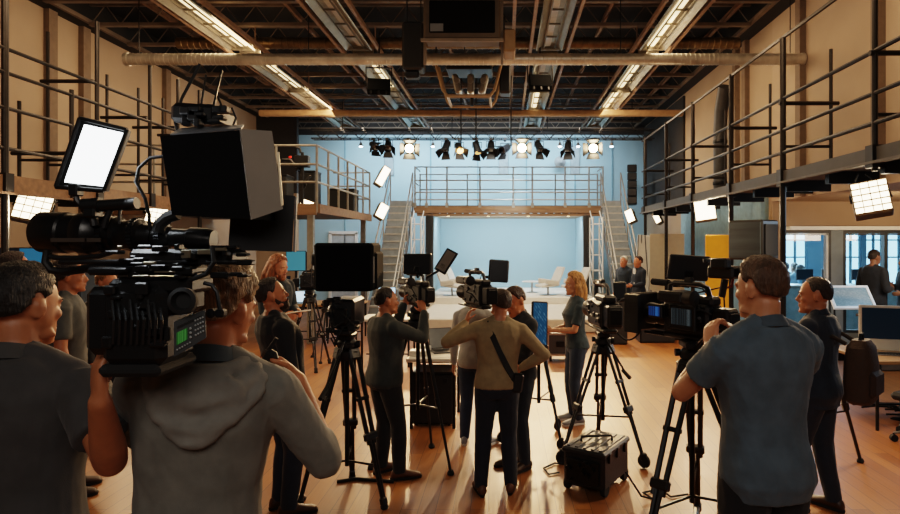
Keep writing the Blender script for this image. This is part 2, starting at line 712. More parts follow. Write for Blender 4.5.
    def fold(amp, fx=9, fz=9):
        def f(p):
            v = Vector((p[0] * fx * 1.5 + p[2] * 3.0 + sd, p[1] * fx * 1.5 - p[2] * 2.0, p[2] * fz * .42))
            a = noise.noise(v)
            c = noise.noise(v * 2.1 + Vector((9, 4, 7)))
            e = noise.noise(Vector((p[0] * 5 + sd, p[1] * 5, p[2] * 5)))
            return amp * s * folds * (.55 * e + .55 * (.35 - abs(a) * 1.6) + .30 * max(-.4, .3 - abs(c) * 2.2))
        return f
    g = MB()
    torso(g, hem, 1.495, .016, .018, .012)
    trap(g, .047, .058)
    for k in 'LR':
        e, wv, fd, pn, curl, sg, th = arms[k]
        g.ell(sh[k] + (fr(1.42)[0] @ Vector((-sg * .012, 0, -.004))) * s, Vector((.067, .067, .067)) * s * bk * fk)
        if sleeve == 'long':
            p_, r_ = lerp_path(sh[k], e, [(0, .070), (.3, .064), (.6, .058), (1, .053)], s * fk * bk)
            limb(g, p_, r_)
            p_, r_ = lerp_path(e, wv, [(0, .053), (.25, .053), (.6, .046), (.9, .038), (.94, .036)], s * fk * bk)
            limb(g, p_, r_)
        elif sleeve == 'rolled':
            p_, r_ = lerp_path(sh[k], e, [(0, .070), (.3, .064), (.6, .060), (1, .056)], s * fk * bk)
            limb(g, p_, r_)
            p_, r_ = lerp_path(e, wv, [(0, .056), (.2, .055)], s * fk * bk)
            limb(g, p_, r_)
        else:
            p_, r_ = lerp_path(sh[k], e, [(0, .070), (slv * .4, .069), (slv * .8, .068), (slv, .067)], s * fk * bk)
            g.tube(p_, r_, 16)
    remesh(g, 'shirt', cloth_mat(shirt), root, vox * 1.15 * s, 3, fold(.0075, 8, 11))
    g = MB()
    torso(g, .83, min(1.05, hem + .12), .010, .012)
    for k in 'LR':
        hip, kn, an, ft, fy = legs[k]
        p_, r_ = lerp_path(hip, kn, [(0, .105), (.25, .098), (.6, .083), (1, .070)], s * bk)
        limb(g, p_, r_)
        p_, r_ = lerp_path(kn, an, [(0, .070), (.3, .070), (.6, .064), (1.06, .056)], s * bk)
        g.tube(p_, r_, 14)
    remesh(g, 'trousers', cloth_mat(trousers), root, vox * 1.2 * s, 3, fold(.007, 8, 13))
    sm = [mat('shoe_' + shoes.strip('#'), shoes, .5, var=.2), mat('sole_' + (sole or '#14110e').strip('#'), sole or '#14110e', .7)]
    for k in 'LR':
        hip, kn, an, ft, fy = legs[k]
        pos = ft if seat is None else Vector((an.x, an.y, an.z - .085 * s))
        shoe(root, pos, fy, s, sm)
    hair_part(root, MH, kh, hair, style, seed=sd)
    mb = MB()
    mb.M = MH @ Matrix.Scale(kh, 4)
    for sg in (-1, 1):
        mb.ell((sg * .031, .0795, .004), (.0115, .0085, .0062), m=0)
        mb.ell((sg * .031, .0862, .004), (.005, .003, .005), m=1)
    mb.build('eyes', [mat('eye_white', '#d8cfc6', .2), mat('eye_iris', '#1e1610', .1)], root)
    mb = MB()
    mb.M = MH @ Matrix.Scale(kh, 4)
    for sg in (-1, 1):
        mb.tube([(sg * .012, .0935, .021), (sg * .03, .0915, .027), (sg * .05, .079, .022)], [.0032, .0042, .002], 6)
    mb.build('eyebrows', hair_mat(hair), root)
    mb = MB()
    mb.M = MH @ Matrix.Scale(kh, 4)
    mb.ell((0, .0945, -.0585), (.019, .0045, .0032))
    mb.ell((0, .0945, -.0665), (.016, .005, .0036))
    mb.build('lips', mat('lip_' + skin.strip('#'), '#8e4f42', .45), root)
    if beard:
        mb = MB()
        mb.M = MH @ Matrix.Scale(kh, 4)
        rings = []
        for z, hw, yf, yb in [(-.130, .020, .084, .03), (-.115, .040, .098, .0), (-.09, .053, .099, -.015), (-.072, .060, .094, -.02), (-.05, .064, .07, -.022), (-.02, .0695, .03, -.022), (.005, .071, .012, -.012)]:
            rings.append(sell(Vector((0, (yf + yb) / 2, z)), hw, (yf - yb) / 2, Matrix.Identity(3), 26, 2.2))
        mb.loft(rings)
        mb.tube([(-.026, .086, -.066), (-.018, .094, -.053), (0, .099, -.049), (.018, .094, -.053), (.026, .086, -.066)], [.004, .006, .006, .006, .004], 8)
        remesh(mb, 'beard', hair_mat(beard), root, .005 * kh, 1, lambda p: .003 * noise.noise(Vector(p) * 90))
    if collar:
        mb = MB()
        rm, c = fr(1.50)
        pts_lo, pts_hi, inn = [], [], []
        for i in range(28):
            a = 6.283185 * i / 28
            fz = .5 + .5 * math.sin(a)          # 1 at the front
            wv = Vector((.086 * math.cos(a), -.012 + .082 * math.sin(a), .0 - .025 * fz))
            tv = Vector((.064 * math.cos(a), -.006 + .064 * math.sin(a), .042 - .05 * fz))
            iv = Vector((.057 * math.cos(a), -.006 + .057 * math.sin(a), .036 - .05 * fz))
            lv = Vector((.072 * math.cos(a), -.008 + .07 * math.sin(a), -.02 - .025 * fz))
            for L_, v in ((pts_lo, wv), (pts_hi, tv), (inn, iv)):
                L_.append((c + rm @ v) * s)
        mb.loft([pts_lo, pts_hi, inn], cap=False)
        mb.build('collar', cloth_mat(collar), root, 60)
    info = dict(root=root, s=s, arms=arms, head=MH, kh=kh, fr=fr, tp=tp, legs=legs, W=(Matrix.Translation((x, y, 0)) @ Matrix.Rotation(R(yaw), 4, 'Z')))
    if extra:
        extra(info)
    return info
# ------------------------------------------------------------------ setting
XL, XR, YB, ZC = -8.0, 4.9, 21.0, 6.5
TAN = mat('tan_wall', '#a28d78', .85, var=.10, scale=.9, bump=.05, bscale=20)
TAN2 = mat('tan_wall_lower', '#9b8670', .85, var=.10, scale=.9, bump=.05, bscale=20)
BLUEW = mat('pale_blue_wall', '#98b8c5', .8, var=.06, scale=.8)
CYC = mat('blue_backdrop', '#98b6c2', .9, var=.04, scale=.6)
DECK = mat('dark_ceiling', '#0b0d12', .9, var=.3, scale=2)
JOIST = mat('brown_joist', '#675a4d', .7, var=.2, scale=4)
DARKW = mat('dark_wall', '#2a2725', .9)
BAYW = mat('bay_blue_grey', '#7d8b93', .8, var=.06)


def wood_floor():
    m = bpy.data.materials.new('wood_floor')
    m.use_nodes = True
    N, L = m.node_tree.nodes, m.node_tree.links
    b = N['Principled BSDF']
    tc = N.new('ShaderNodeTexCoord')
    mp = N.new('ShaderNodeMapping')
    mp.inputs['Rotation'].default_value = (0, 0, R(90))
    L.new(tc.outputs['Object'], mp.inputs['Vector'])
    br = N.new('ShaderNodeTexBrick')
    br.offset = .37
    br.inputs['Scale'].default_value = 1
    br.inputs['Brick Width'].default_value = 1.9
    br.inputs['Row Height'].default_value = .13
    br.inputs['Mortar Size'].default_value = .0022
    br.inputs['Color1'].default_value = lin('#9a6330')
    br.inputs['Color2'].default_value = lin('#804e25')
    br.inputs['Mortar'].default_value = lin('#3a2313')
    L.new(mp.outputs['Vector'], br.inputs['Vector'])
    m2 = N.new('ShaderNodeMapping')
    m2.inputs['Scale'].default_value = (1.2, 26, 1)
    L.new(mp.outputs['Vector'], m2.inputs['Vector'])
    nz = N.new('ShaderNodeTexNoise')
    nz.inputs['Scale'].default_value = 2.2
    nz.inputs['Detail'].default_value = 6
    L.new(m2.outputs['Vector'], nz.inputs['Vector'])
    mx = N.new('ShaderNodeMix')
    mx.data_type = 'RGBA'
    mx.blend_type = 'MULTIPLY'
    mx.inputs[0].default_value = .55
    rp = N.new('ShaderNodeValToRGB')
    rp.color_ramp.elements[0].color = (.45, .42, .4, 1)
    rp.color_ramp.elements[1].color = (1.15, 1.12, 1.1, 1)
    L.new(nz.outputs['Fac'], rp.inputs['Fac'])
    L.new(br.outputs['Color'], mx.inputs[6])
    L.new(rp.outputs['Color'], mx.inputs[7])
    L.new(mx.outputs[2], b.inputs['Base Color'])
    n3 = N.new('ShaderNodeTexNoise')
    n3.inputs['Scale'].default_value = 1.1
    n3.inputs['Detail'].default_value = 5
    L.new(tc.outputs['Object'], n3.inputs['Vector'])
    mr = N.new('ShaderNodeMapRange')
    mr.inputs['To Min'].default_value = .33
    mr.inputs['To Max'].default_value = .5
    L.new(n3.outputs['Fac'], mr.inputs['Value'])
    L.new(mr.outputs['Result'], b.inputs['Roughness'])
    bp = N.new('ShaderNodeBump')
    bp.inputs['Strength'].default_value = .12
    bp.inputs['Distance'].default_value = .01
    L.new(nz.outputs['Fac'], bp.inputs['Height'])
    L.new(bp.outputs['Normal'], b.inputs['Normal'])
    return m


def clear_glass():
    m = bpy.data.materials.new('clear_glass')
    m.use_nodes = True
    N, L = m.node_tree.nodes, m.node_tree.links
    N.remove(N['Principled BSDF'])
    t = N.new('ShaderNodeBsdfTransparent')
    t.inputs['Color'].default_value = (.82, .92, .96, 1)
    g = N.new('ShaderNodeBsdfGlossy')
    g.inputs['Roughness'].default_value = .03
    mx = N.new('ShaderNodeMixShader')
    mx.inputs['Fac'].default_value = .06
    L.new(t.outputs[0], mx.inputs[1])
    L.new(g.outputs[0], mx.inputs[2])
    L.new(mx.outputs[0], N['Material Output'].inputs['Surface'])
    return m


GLASS = clear_glass()


def sbox(name, x0, x1, y0, y1, z0, z1, m, bev=0):
    return struct(name, MB().box(((x0 + x1) / 2, (y0 + y1) / 2, (z0 + z1) / 2), (x1 - x0, y1 - y0, z1 - z0), bev=bev), m)


YN = -3.2
sbox('floor', XL - .2, 11.4, YN - .2, YB + .2, -.2, 0, wood_floor())
sbox('ceiling', XL - .2, 9.4, YN - .2, YB + .2, ZC, ZC + .15, DECK)
sbox('wall_left', XL - .2, XL, YN, YB, 0, ZC, TAN)
sbox('wall_near', XL - .2, 9.4, YN - .2, YN, 0, ZC, DARKW)
sbox('wall_back', XL - .2, XR + .2, YB, YB + .2, 0, ZC, BLUEW)
# right wall: an upper strip over the side bay, full height before and behind it
sbox('wall_back_upper', XL, XR, YB - .08, YB, 5.78, ZC, DARKW)
sbox('wall_right_upper', XR, XR + .2, 3, 11, 2.76, ZC, TAN)
sbox('wall_right_far', XR, XR + .2, 11.0, YB, 0, ZC, TAN2)
sbox('wall_right_near', XR, XR + .2, YN, 3, 0, ZC, TAN)
sbox('wall_dark_left', XL, -6.7, 19.3, 19.5, 3.6, ZC, DARKW)
sbox('wall_left_end', XL, -6.7, 19.3, 19.5, 0, 3.6, TAN2)
sbox('wall_dark_right', 4.84, XR, 16.3, YB, 3.0, 6.0, DARKW)
# side bay
sbox('ceiling_bay', XR + .2, 9.4, 2.9, 11.0, 2.76, 2.9, TAN2)
sbox('wall_bay_right', 9.2, 9.4, 3, 11.15, 0, 2.9, BAYW)
sbox('wall_office_right', 11.2, 11.4, 11.0, 16.2, 0, 2.9, BAYW)
sbox('wall_bay_end', 9.2, 11.4, 11.0, 11.15, 0, 2.9, BAYW)
sbox('wall_bay_near', XR + .2, 9.4, 2.8, 3, 0, 2.9, BAYW)
sbox('wall_bay_upper', XR + .2, 9.2, 11.0, 11.15, 2.30, 2.76, TAN)
sbox('trim_1', XR + .2, 9.2, 10.72, 11.15, 2.235, 2.30, mat('pale_ledge', '#dfe6e8', .5, var=.03))
for i, (a, b) in enumerate(((XR + .2, 5.10), (5.98, 6.20))):
    sbox('wall_bay_far', a, b, 11.0, 11.15, 0, 2.235, BAYW)
for i, (a, b) in enumerate(((5.10, 5.98), (6.20, 9.2))):
    sbox('wall_bay_far', a, b, 11.0, 11.15, 0, .35, BAYW)


def window(n, x0, x1, z0, z1, y, muls, fm, im):
    mb = MB()
    w = .055
    mb.box(((x0 + x1) / 2, y, z1 - w / 2), (x1 - x0, .12, w)).box(((x0 + x1) / 2, y, z0 + w / 2), (x1 - x0, .12, w))
    for x in (x0 + w / 2, x1 - w / 2):
        mb.box((x, y, (z0 + z1) / 2), (w, .12, z1 - z0 - 2 * w))
    for x in muls:
        mb.box((x, y, (z0 + z1) / 2), (.06, .1, z1 - z0 - 2 * w))
    f = struct('window_%d' % n, mb, fm)
    mb = MB()
    mb.box(((x0 + x1) / 2, y - .02, z1 - w - .018), (x1 - x0 - 2 * w, .10, .03))
    mb.box((x1 - w - .02, y - .02, (z0 + z1) / 2), (.034, .10, z1 - z0 - 2 * w))
    mb.build('window_trim', im, f, 0)
    MB().box(((x0 + x1) / 2, y + .03, (z0 + z1) / 2), (x1 - x0 - .06, .008, z1 - z0 - .06)).build('pane', GLASS, f, 0)


DKF = mat('window_dark_frame', '#2f373d', .5)
LTF = mat('window_light_frame', '#cfd8dc', .5)
window(1, 5.10, 5.98, .35, 2.235, 11.06, (), DKF, LTF)
window(2, 6.20, 9.2, .35, 2.235, 11.06, (6.99, 7.9), DKF, DKF)
# office behind the bay windows
OFF = mat('office_blue_wall', '#7ba0b5', .8)
sbox('ceiling_office', 4.9, 11.4, 11.15, 16.2, 2.9, 3.0, OFF)
sbox('wall_office_left', 4.75, 4.9, 11.15, 16.2, 0, 2.9, OFF)
sbox('wall_office_far', XR, 11.2, 16.0, 16.15, 0, .8, OFF)
sbox('wall_office_far', XR, 11.2, 16.0, 16.15, 2.4, 2.9, OFF)
sbox('wall_office_far', XR + .02, 7.35, 16.0, 16.15, .8, 2.4, OFF)
k = 3
openings = [(7.45, 8.08), (8.98, 9.52), (9.62, 10.10), (10.2, 10.9)]
prev = 7.35
for a, b in openings:
    if a > prev:
        sbox('wall_office_far', prev, a, 16.0, 16.15, .8, 2.4, OFF)
    mb = MB()
    for x in (a + .02, (a + b) / 2, b - .02):
        mb.box((x, 16.07, 1.6), (.035, .08, 1.6))
    for z in (.82, 1.62, 2.08, 2.38):
        mb.box(((a + b) / 2, 16.07, z), (b - a, .07, .035))
    f = struct('window_%d' % k, mb, OFF)
    MB().box(((a + b) / 2, 16.1, 1.6), (b - a, .006, 1.6)).build('pane', GLASS, f, 0)
    prev = b
    k += 1
sbox('wall_office_far', prev, 11.2, 16.0, 16.15, .8, 2.4, OFF)

# wall columns, coloured darker to paint in the shadow bands on the walls
for Y in (10.5, 11.35, 14.1):
    sbox('column_left', XL, XL + .10, Y - .10, Y + .10, 0, ZC - .4, mat('shaded_column', '#6f5e4e', .8))
for Y in (7.8, 9.85, 12.1, 12.6):
    sbox('column_right', XR - .10, XR, Y - .08, Y + .08, 2.78, ZC - .4, mat('shaded_column', '#6f5e4e', .8))
# seams of the blue wall panels
n = 1
for x in (-5.6, -4.1, -2.6, -.95, .75, 2.45, 3.75):
    n += 1
    sbox('trim_%d' % n, x - .02, x + .02, YB - .03, YB, .3, 5.8, mat('blue_seam', '#6d93a3', .7))
# dark edge beams under the ceiling, with a thin pale lip
for nm, x, sg in (('left', XL, 1), ('right', XR, -1)):
    a, b = sorted((x, x + sg * .35))
    sbox('ceiling_beam_' + nm, a, b, YN, YB, 6.07, ZC, mat('edge_beam', '#181614', .8))
    a, b = sorted((x + sg * .33, x + sg * .40))
    sbox('ceiling_lip_' + nm, a, b, YN, YB, 6.03, 6.10, JOIST)
# joists across the hall
for i in range(17):
    Y = 3.3 + i * 1.1
    mb = MB()
    zb = 6.0
    mb.box((-1.55, Y, zb), (XR - XL - .8, .09, .06)).box((-1.55, Y, zb + .36), (XR - XL - .8, .06, .04))
    for j in range(22):
        xa = XL + .4 + j * .55
        mb.cyl((xa, Y, zb), (xa + .275, Y, zb + .36), .010, n=5).cyl((xa + .275, Y, zb + .36), (xa + .55, Y, zb), .010, n=5)
    struct('ceiling_joist', mb, JOIST)
# rails along the hall under the joists
for X in (-6.4, -5.28, -4.58, -3.9, -3.1, -2.38, -1.2, .15, .48, 1.18, 1.9, 2.42, 3.12, 4.2):
    r_ = X in (-6.4, -3.9, -1.2, 1.9, 4.2)
    mb = MB()
    if r_:
        mb.box((X, 9.2, 6.28), (.06, 21, .09))
    else:
        mb.box((X, 9.2, 5.66), (.055, 21, .07))
        for Y in range(2, 20, 3):
            mb.cyl((X, Y, 5.66), (X, Y, 6.0), .012, n=6)
    struct('ceiling_rail', mb, mat('tan_rail', '#7f6650', .6, var=.2))
# stage: two white tiers and the blue niche
WST = mat('stage_white', '#e6e0d6', .55, var=.04)
sbox('stage_lower_floor', -2.0, 2.3, 13.4, 16.7, 0, .30, mat('stage_low', '#dcd2c2', .5, var=.05), .02)
sbox('stage_upper_floor', -2.3, 2.45, 16.7, 20.2, 0, .50, WST, .02)
sbox('wall_niche_back', -2.35, 2.55, 20.2, 20.35, .5, 2.85, CYC)
sbox('wall_niche_left', -2.35, -2.16, 18.0, 20.2, .5, 2.85, CYC)
sbox('wall_niche_right', 2.37, 2.55, 18.0, 20.2, .5, 2.85, CYC)
sbox('ceiling_niche', -2.35, 2.55, 18.25, 20.35, 2.82, 2.86, mat('niche_top', '#9b8a72', .8))

for x, z0, z1 in ((-4.05, 4.35, 5.45), (-.05, 4.4, 5.35), (2.45, 4.4, 5.4)):
    n += 1
    sbox('trim_%d' % n, x - .17, x + .17, YB - .06, YB, z0, z1, mat('wall_panel_grey', '#8a9ba3', .6), .02)
n += 1
struct('trim_%d' % n, MB().box((-5.65, YB - .03, 2.36), (1.0, .06, .1)).box((-6.11, YB - .03, 1.18), (.1, .06, 2.36)).box((-5.19, YB - .03, 1.18), (.1, .06, 2.36)), WHITEP)
sbox('door_2', -6.06, -5.24, YB - .03, YB, 0, 2.31, mat('pale_door', '#a7adb0', .6))
# near edge of the side bay: a knee high plinth, and a door far right
sbox('door_1', 4.82, 4.9, 14.2, 15.2, 0, 2.1, mat('grey_door', '#6c6f70', .6))
# ------------------------------------------------------------------ catwalks, bridge, stairs, ducts, lights
RAILM = mat('rail_steel', '#241f1b', .45, .5, var=.25)
PALER = mat('pale_rail', '#8f8a80', .45, .5, var=.15)
WOODF = mat('wood_fascia', '#7a5c42', .7, var=.25, scale=5, stretch=(.4, 3, 3))
GRATE = mat('deck_grey', '#5c5a57', .7, var=.2)


def catwalk(label, xf, xb, y0, y1, frames, rails, top, thin, zd=2.76, ft=.2, fas=GRATE, toprail=None):
    """Catwalk along the hall: xf front edge, xb wall edge; frames = (Y, full height to the floor?, top z)."""
    t = thing('catwalk', label, 'catwalk', (xf, y0, 0))
    sg = 1 if xb > xf else -1
    w = abs(xb - xf)
    L = y1 - y0
    MB().box((sg * w / 2, L / 2, zd - .06), (w, L, .06)).build('deck', GRATE, t, 0)
    MB().box((0, L / 2, zd - ft / 2 + .03), (.05, L, ft)).build('fascia', fas, t, 0)
    MB().box((-sg * .03, L / 2, zd - ft + .02), (.07, L, .025)).build('lip', WOODF if fas is WOODF else GRATE, t, 0)
    y = .4
    while y < L:
        MB().box((sg * w / 2, y, zd - .16), (w - .1, .08, .14)).build('deck_beam', DARK, t, 0)
        y += 1.0
    for Y, full, zt in frames:
        p = MB().cyl((0, Y - y0, 0 if full else zd - .2), (0, Y - y0, zt), .038 if full else .028, n=10)
        p.box((0, Y - y0, zd - .06), (.12, .12, .22))
        if full:
            p.box((0, Y - y0, .01), (.2, .2, .02))
        po = p.build('post', RAILM, t)
        wl = (XR if sg > 0 else XL) - xf
        MB().box(((sg * w + wl) / 2, Y - y0, zd - .08), (abs(wl) - w - .02, .06, .07)).build('wall_bracket', DARK, t, 0)
        if thin:
            m = MB().cyl((sg * thin, Y - y0, zd - .1), (sg * thin, Y - y0, zt - .15), .024, n=8)
            m.cyl((-.05, Y - y0, zt - .85), (sg * (thin + .1), Y - y0, zt - .85), .028, n=8)
            m.cyl((0, Y - y0, zd + .35), (sg * thin, Y - y0, zd + .35), .02, n=8)
            m.build('strut', RAILM, po)
    for z in rails:
        MB().cyl((0, 0, z), (0, L, z), .024, n=8).build('rail', RAILM, t)
    if toprail:
        MB().box((0, L / 2 + .6, toprail), (.03, L - 1.2, .035)).build('rail', RAILM, t, 0)
    return t


catwalk('steel catwalk with railings along the tan wall on the right, above the bay windows', 3.6, 4.27, 3.4, 15.75,
        [(3.9, 0, 4.65), (5.84, 0, 4.7), (7.77, 1, 4.66), (9.55, 1, 4.68), (11.5, 1, 4.7), (13.4, 1, 4.7), (15.4, 1, 4.7)],
        (3.87, 3.46, 3.17), 4.65, .62, zd=2.90, ft=.14, fas=mat('fascia_dark', '#3c3a38', .6), toprail=4.66)
catwalk('steel catwalk with ladder frames along the tan wall on the left', -5.8, -6.55, 3.4, 11.75,
        [(3.7, 0, 5.1), (5.3, 0, 5.1), (6.96, 1, 6.05), (8.03, 0, 4.05), (8.53, 0, 5.15), (9.8, 0, 4.9), (10.64, 0, 4.9), (11.4, 1, 4.9)],
        (4.26, 3.98, 3.57, 3.1), 5.1, .7, fas=WOODF)
# far left balcony
t = thing('balcony', 'steel balcony with pale railings jutting out at the far left, beside the staircase', 'balcony', (-3.7, 11.8, 0))
BL = 4.6
MB().box((-2.12, BL / 2, 2.70), (4.24, BL, .12)).build('deck', GRATE, t, 0)
MB().box((.03, BL / 2, 2.68), (.06, BL, .18)).build('fascia', WOODF, t, 0)
MB().box((-2.05, -.03, 2.66), (4.1, .06, .22)).build('fascia', WOODF, t, 0)
for i in range(7):
    MB().cyl((0, i * BL / 6, 2.6), (0, i * BL / 6, 3.92), .025, n=8).build('post', PALER, t)
for i in range(1, 5):
    MB().cyl((-i * .8, 0, 2.6), (-i * .8, 0, 3.92), .025, n=8).build('post', PALER, t)
for z in (3.92, 3.55, 3.2):
    MB().tube([(-4.1, 0, z), (0, 0, z), (0, BL, z), (-1.0, BL, z)], .022, 8).build('rail', PALER, t)
for q in (.1, BL - .1):
    MB().box((-.15, q, 1.32), (.12, .12, 2.62)).build('support_column', PALER, t, 0)

# bridge over the stage
t = thing('bridge', 'railed steel bridge with a timber underside spanning the stage below the spotlights', 'bridge', (0, 18.0, 0))
m = MB()
for i in range(24):
    m.box((-2.6 + i * .235, .55, 2.93), (.10, 1.1, .16))
m.build('joists', WOODF, t, 0)
MB().box((.12, .55, 3.08), (5.7, 1.1, .10)).build('deck', GRATE, t, 0)
m = MB().box((.12, -.03, 3.0), (5.7, .06, .20)).box((.12, -.03, 2.84), (5.5, .08, .07))
m.build('fascia', WOODF, t, 0)
for x in (-2.7, -2.35, -1.74, -.75, .25, .82, 1.8, 2.52, 2.94):
    p = MB().cyl((x, 0, 2.95), (x, 0, 4.3), .026, n=8)
    p.box((x, -.03, 3.13), (.09, .07, .14)).build('post', PALER, t)
for x in (-2.7, -1.2, .25, 1.6, 2.94):
    MB().cyl((x, 1.08, 3.05), (x, 1.08, 4.2), .022, n=8).build('post', PALER, t)
for z in (4.28, 3.88, 3.52, 3.3):
    MB().cyl((-2.7, 0, z), (2.94, 0, z), .02, n=8).build('rail', PALER, t)
for z in (4.18, 3.7):
    MB().cyl((-2.7, 1.08, z), (2.94, 1.08, z), .018, n=8).build('rail', PALER, t)
for x in (-2.7, 2.94):
    for z in (4.28, 3.8):
        MB().cyl((x, 0, z), (x, 1.08, z), .018, n=8).build('rail', PALER, t)
for i in range(4):
    MB().cyl((-1.7 + i * 1.2, -.02, 2.80), (-1.7 + i * 1.2, -.02, 2.815), .045, n=12).build('downlight', mat('downlight_glow', '#ffe2b0', emit='#ffd9a0', estr=6), t)


def stairs(label, x0, x1, ytop, ybot, ztop, n=15):
    t = thing('staircase', label, 'staircase', ((x0 + x1) / 2, ybot, 0))
    w = x1 - x0
    L = ytop - ybot
    for i in range(n):
        z = ztop * (i + 1) / n
        y = L * i / n
        MB().box((0, y + L / n / 2, z - .02), (w, L / n + .03, .04)).box((0, y + L / n, z + ztop / n / 2 - .02), (w, .012, ztop / n - .04), m=1).build('step', [mat('step_pale', '#a8a49c', .5), mat('riser_grey', '#858c90', .6)], t, 0)
    for s in (-1, 1):
        m = MB()
        m.add([(s * w / 2, 0, 0), (s * w / 2, L, ztop), (s * w / 2, L, ztop - .28), (s * w / 2, .3, 0),
               (s * (w / 2 + .03), 0, 0), (s * (w / 2 + .03), L, ztop), (s * (w / 2 + .03), L, ztop - .28), (s * (w / 2 + .03), .3, 0)],
              [(0, 1, 2, 3), (7, 6, 5, 4), (0, 4, 5, 1), (1, 5, 6, 2), (2, 6, 7, 3), (3, 7, 4, 0)])
        m.build('stringer', GREY, t, 0)
        h = MB()
        x = s * (w / 2 + .015)
        h.tube([(x, -.15, .9), (x, 0, 1.0), (x, L, ztop + 1.0)], .022, 8)
        h.tube([(x, 0, .5), (x, L, ztop + .5)], .014, 8)
        for q in (0, .33, .66, 1):
            h.cyl((x, L * q, ztop * q), (x, L * q, ztop * q + 1.0), .018, n=8)
        h.build('handrail', PALER, t)
    return t


stairs('pale steel staircase climbing to the left end of the stage bridge', -3.42, -2.78, 17.98, 14.9, 3.1)
stairs('pale steel staircase climbing to the right end of the stage bridge', 2.88, 3.45, 17.98, 15.0, 3.1)


def scaffold(label, x, y):
    t = thing('scaffold_tower', label, 'scaffold', (x, y, 0))
    for dx in (-.14, .14):
        for dy in (-.3, .3):
            MB().cyl((dx, dy, 0), (dx, dy, 2.75), .022, n=8).build('upright', WHITEP, t)
    for i in range(6):
        z = .3 + i * .45
        m = MB()
        for dy in (-.3, .3):
            m.cyl((-.14, dy, z), (.14, dy, z), .016, n=6)
        for dx in (-.14, .14):
            m.cyl((dx, -.3, z), (dx, .3, z + .4), .014, n=6)
        m.build('brace', WHITEP, t)


scaffold('slim white scaffold tower at the left side of the stage niche', -2.55, 17.5)
scaffold('slim white scaffold tower at the right side of the stage niche', 2.66, 17.5)
for lb, x in (('black stage drape at the left edge of the blue niche', -2.26), ('black stage drape at the right edge of the blue niche', 2.46)):
    m = MB()
    pts = [(x - .12 + .24 * i / 12, 17.93 + .025 * (-1) ** i) for i in range(13)]
    m.loft([[Vector((a, b, z)) for a, b in pts] + [Vector((a, b + .02, z)) for a, b in pts[::-1]] for z in (.0, 2.85)][::1])
    tag(m.build('stage_drape', mat('black_velvet', '#08090b', .95, sheen=.2)), lb, 'drape', 'black drapes framing the niche')

# ---- ducts
DUCT = mat('duct_metal', '#b8b0a2', .38, .6, var=.2, scale=5)


def spiral(label, x0, x1, Y, z, r, step=.075):
    m = MB()
    prof = []
    n = int((x1 - x0) / step)
    for i in range(n):
        a = i * step
        prof += [(r, a), (r, a + step * .78), (r * 1.045, a + step * .84), (r * 1.045, a + step * .94)]
    prof.append((r, x1 - x0))
    t = thing('spiral_duct', label, 'duct', (x0, Y, z))
    m.lathe(prof, axis=(1, 0, 0), n=20)
    m.build('pipe', DUCT, t, 40)
    m = MB()
    m.lathe([(r * 1.12, 0), (r * 1.12, .06)], axis=(1, 0, 0), n=20).lathe([(r * 1.12, 0), (r * 1.12, .06)], c=(x1 - x0 - .06, 0, 0), axis=(1, 0, 0), n=20)
    m.build('collar', DUCT, t)
    for q in (.02, .27, .5, .73, .98):
        xx = q * (x1 - x0)
        MB().tube([(xx, 0, 6.0 - z), (xx, 0, r + .01)], .008, 6).build('hanger', DARK, t)


spiral('long spiral metal air duct crossing the hall under the lights, nearest of the two', -6.2, 4.88, 9.8, 5.0, .092)
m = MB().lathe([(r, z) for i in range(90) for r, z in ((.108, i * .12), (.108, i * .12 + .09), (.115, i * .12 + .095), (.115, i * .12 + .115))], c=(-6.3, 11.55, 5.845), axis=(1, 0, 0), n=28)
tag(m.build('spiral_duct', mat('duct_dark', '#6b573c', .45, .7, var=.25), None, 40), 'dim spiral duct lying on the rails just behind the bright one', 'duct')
m = MB().box((-.9, 16.0, 5.46), (11.3, .16, .17), bev=.03)
tag(m.build('pipe_beam', mat('tan_pipe', '#a58563', .5, .2, var=.15)), 'straight tan pipe crossing the hall in front of the spotlight truss', 'pipe')


# ---- linear ceiling lights
HOUS = mat('light_housing', '#8d8676', .4, .7, var=.15)
TUBE = mat('tube_glow', '#ffe9c4', emit='#ffdca8', estr=2.6)
LOUV = mat('louvre_metal', '#6a6252', .4, .6)


def linear(label, X, y0, L, on):
    t = thing('ceiling_light', label, 'light', (X, y0, 5.60), 0, 'long ceiling lights on the rails')
    sg = 1 if X > -1 else -1
    m = MB()
    sec = [(-.25, .02), (-.12, .15), (.12, .15), (.25, .02), (.235, .0), (.11, .10), (-.11, .10), (-.235, .0)]
    m.loft([[Vector((a, yy, b)) for a, b in sec] for yy in (0, L)])
    for q in (0, L):
        m.box((0, q, .075), (.40, .015, .13))
    m.build('housing', HOUS, t, 0)
    MB().box((-sg * .05, L / 2, .085), (.13, L - .1, .03), bev=.01).build('tube', TUBE if on else mat('tube_off', '#a59b88', .4), t)
    m = MB()
    for q in (-1, 1):
        m.box((q * .10, L / 2, .05), (.012, L - .04, .03))
    k = int(L / .6)
    for i in range(k + 1):
        m.box((0, .02 + i * (L - .04) / k, .05), (.21, .02, .03))
    m.build('louvre', LOUV, t, 0)
    for q in (.15, .85):
        MB().cyl((0, L * q, .13), (0, L * q, .40), .01, n=6).build('hanger', DARK, t)


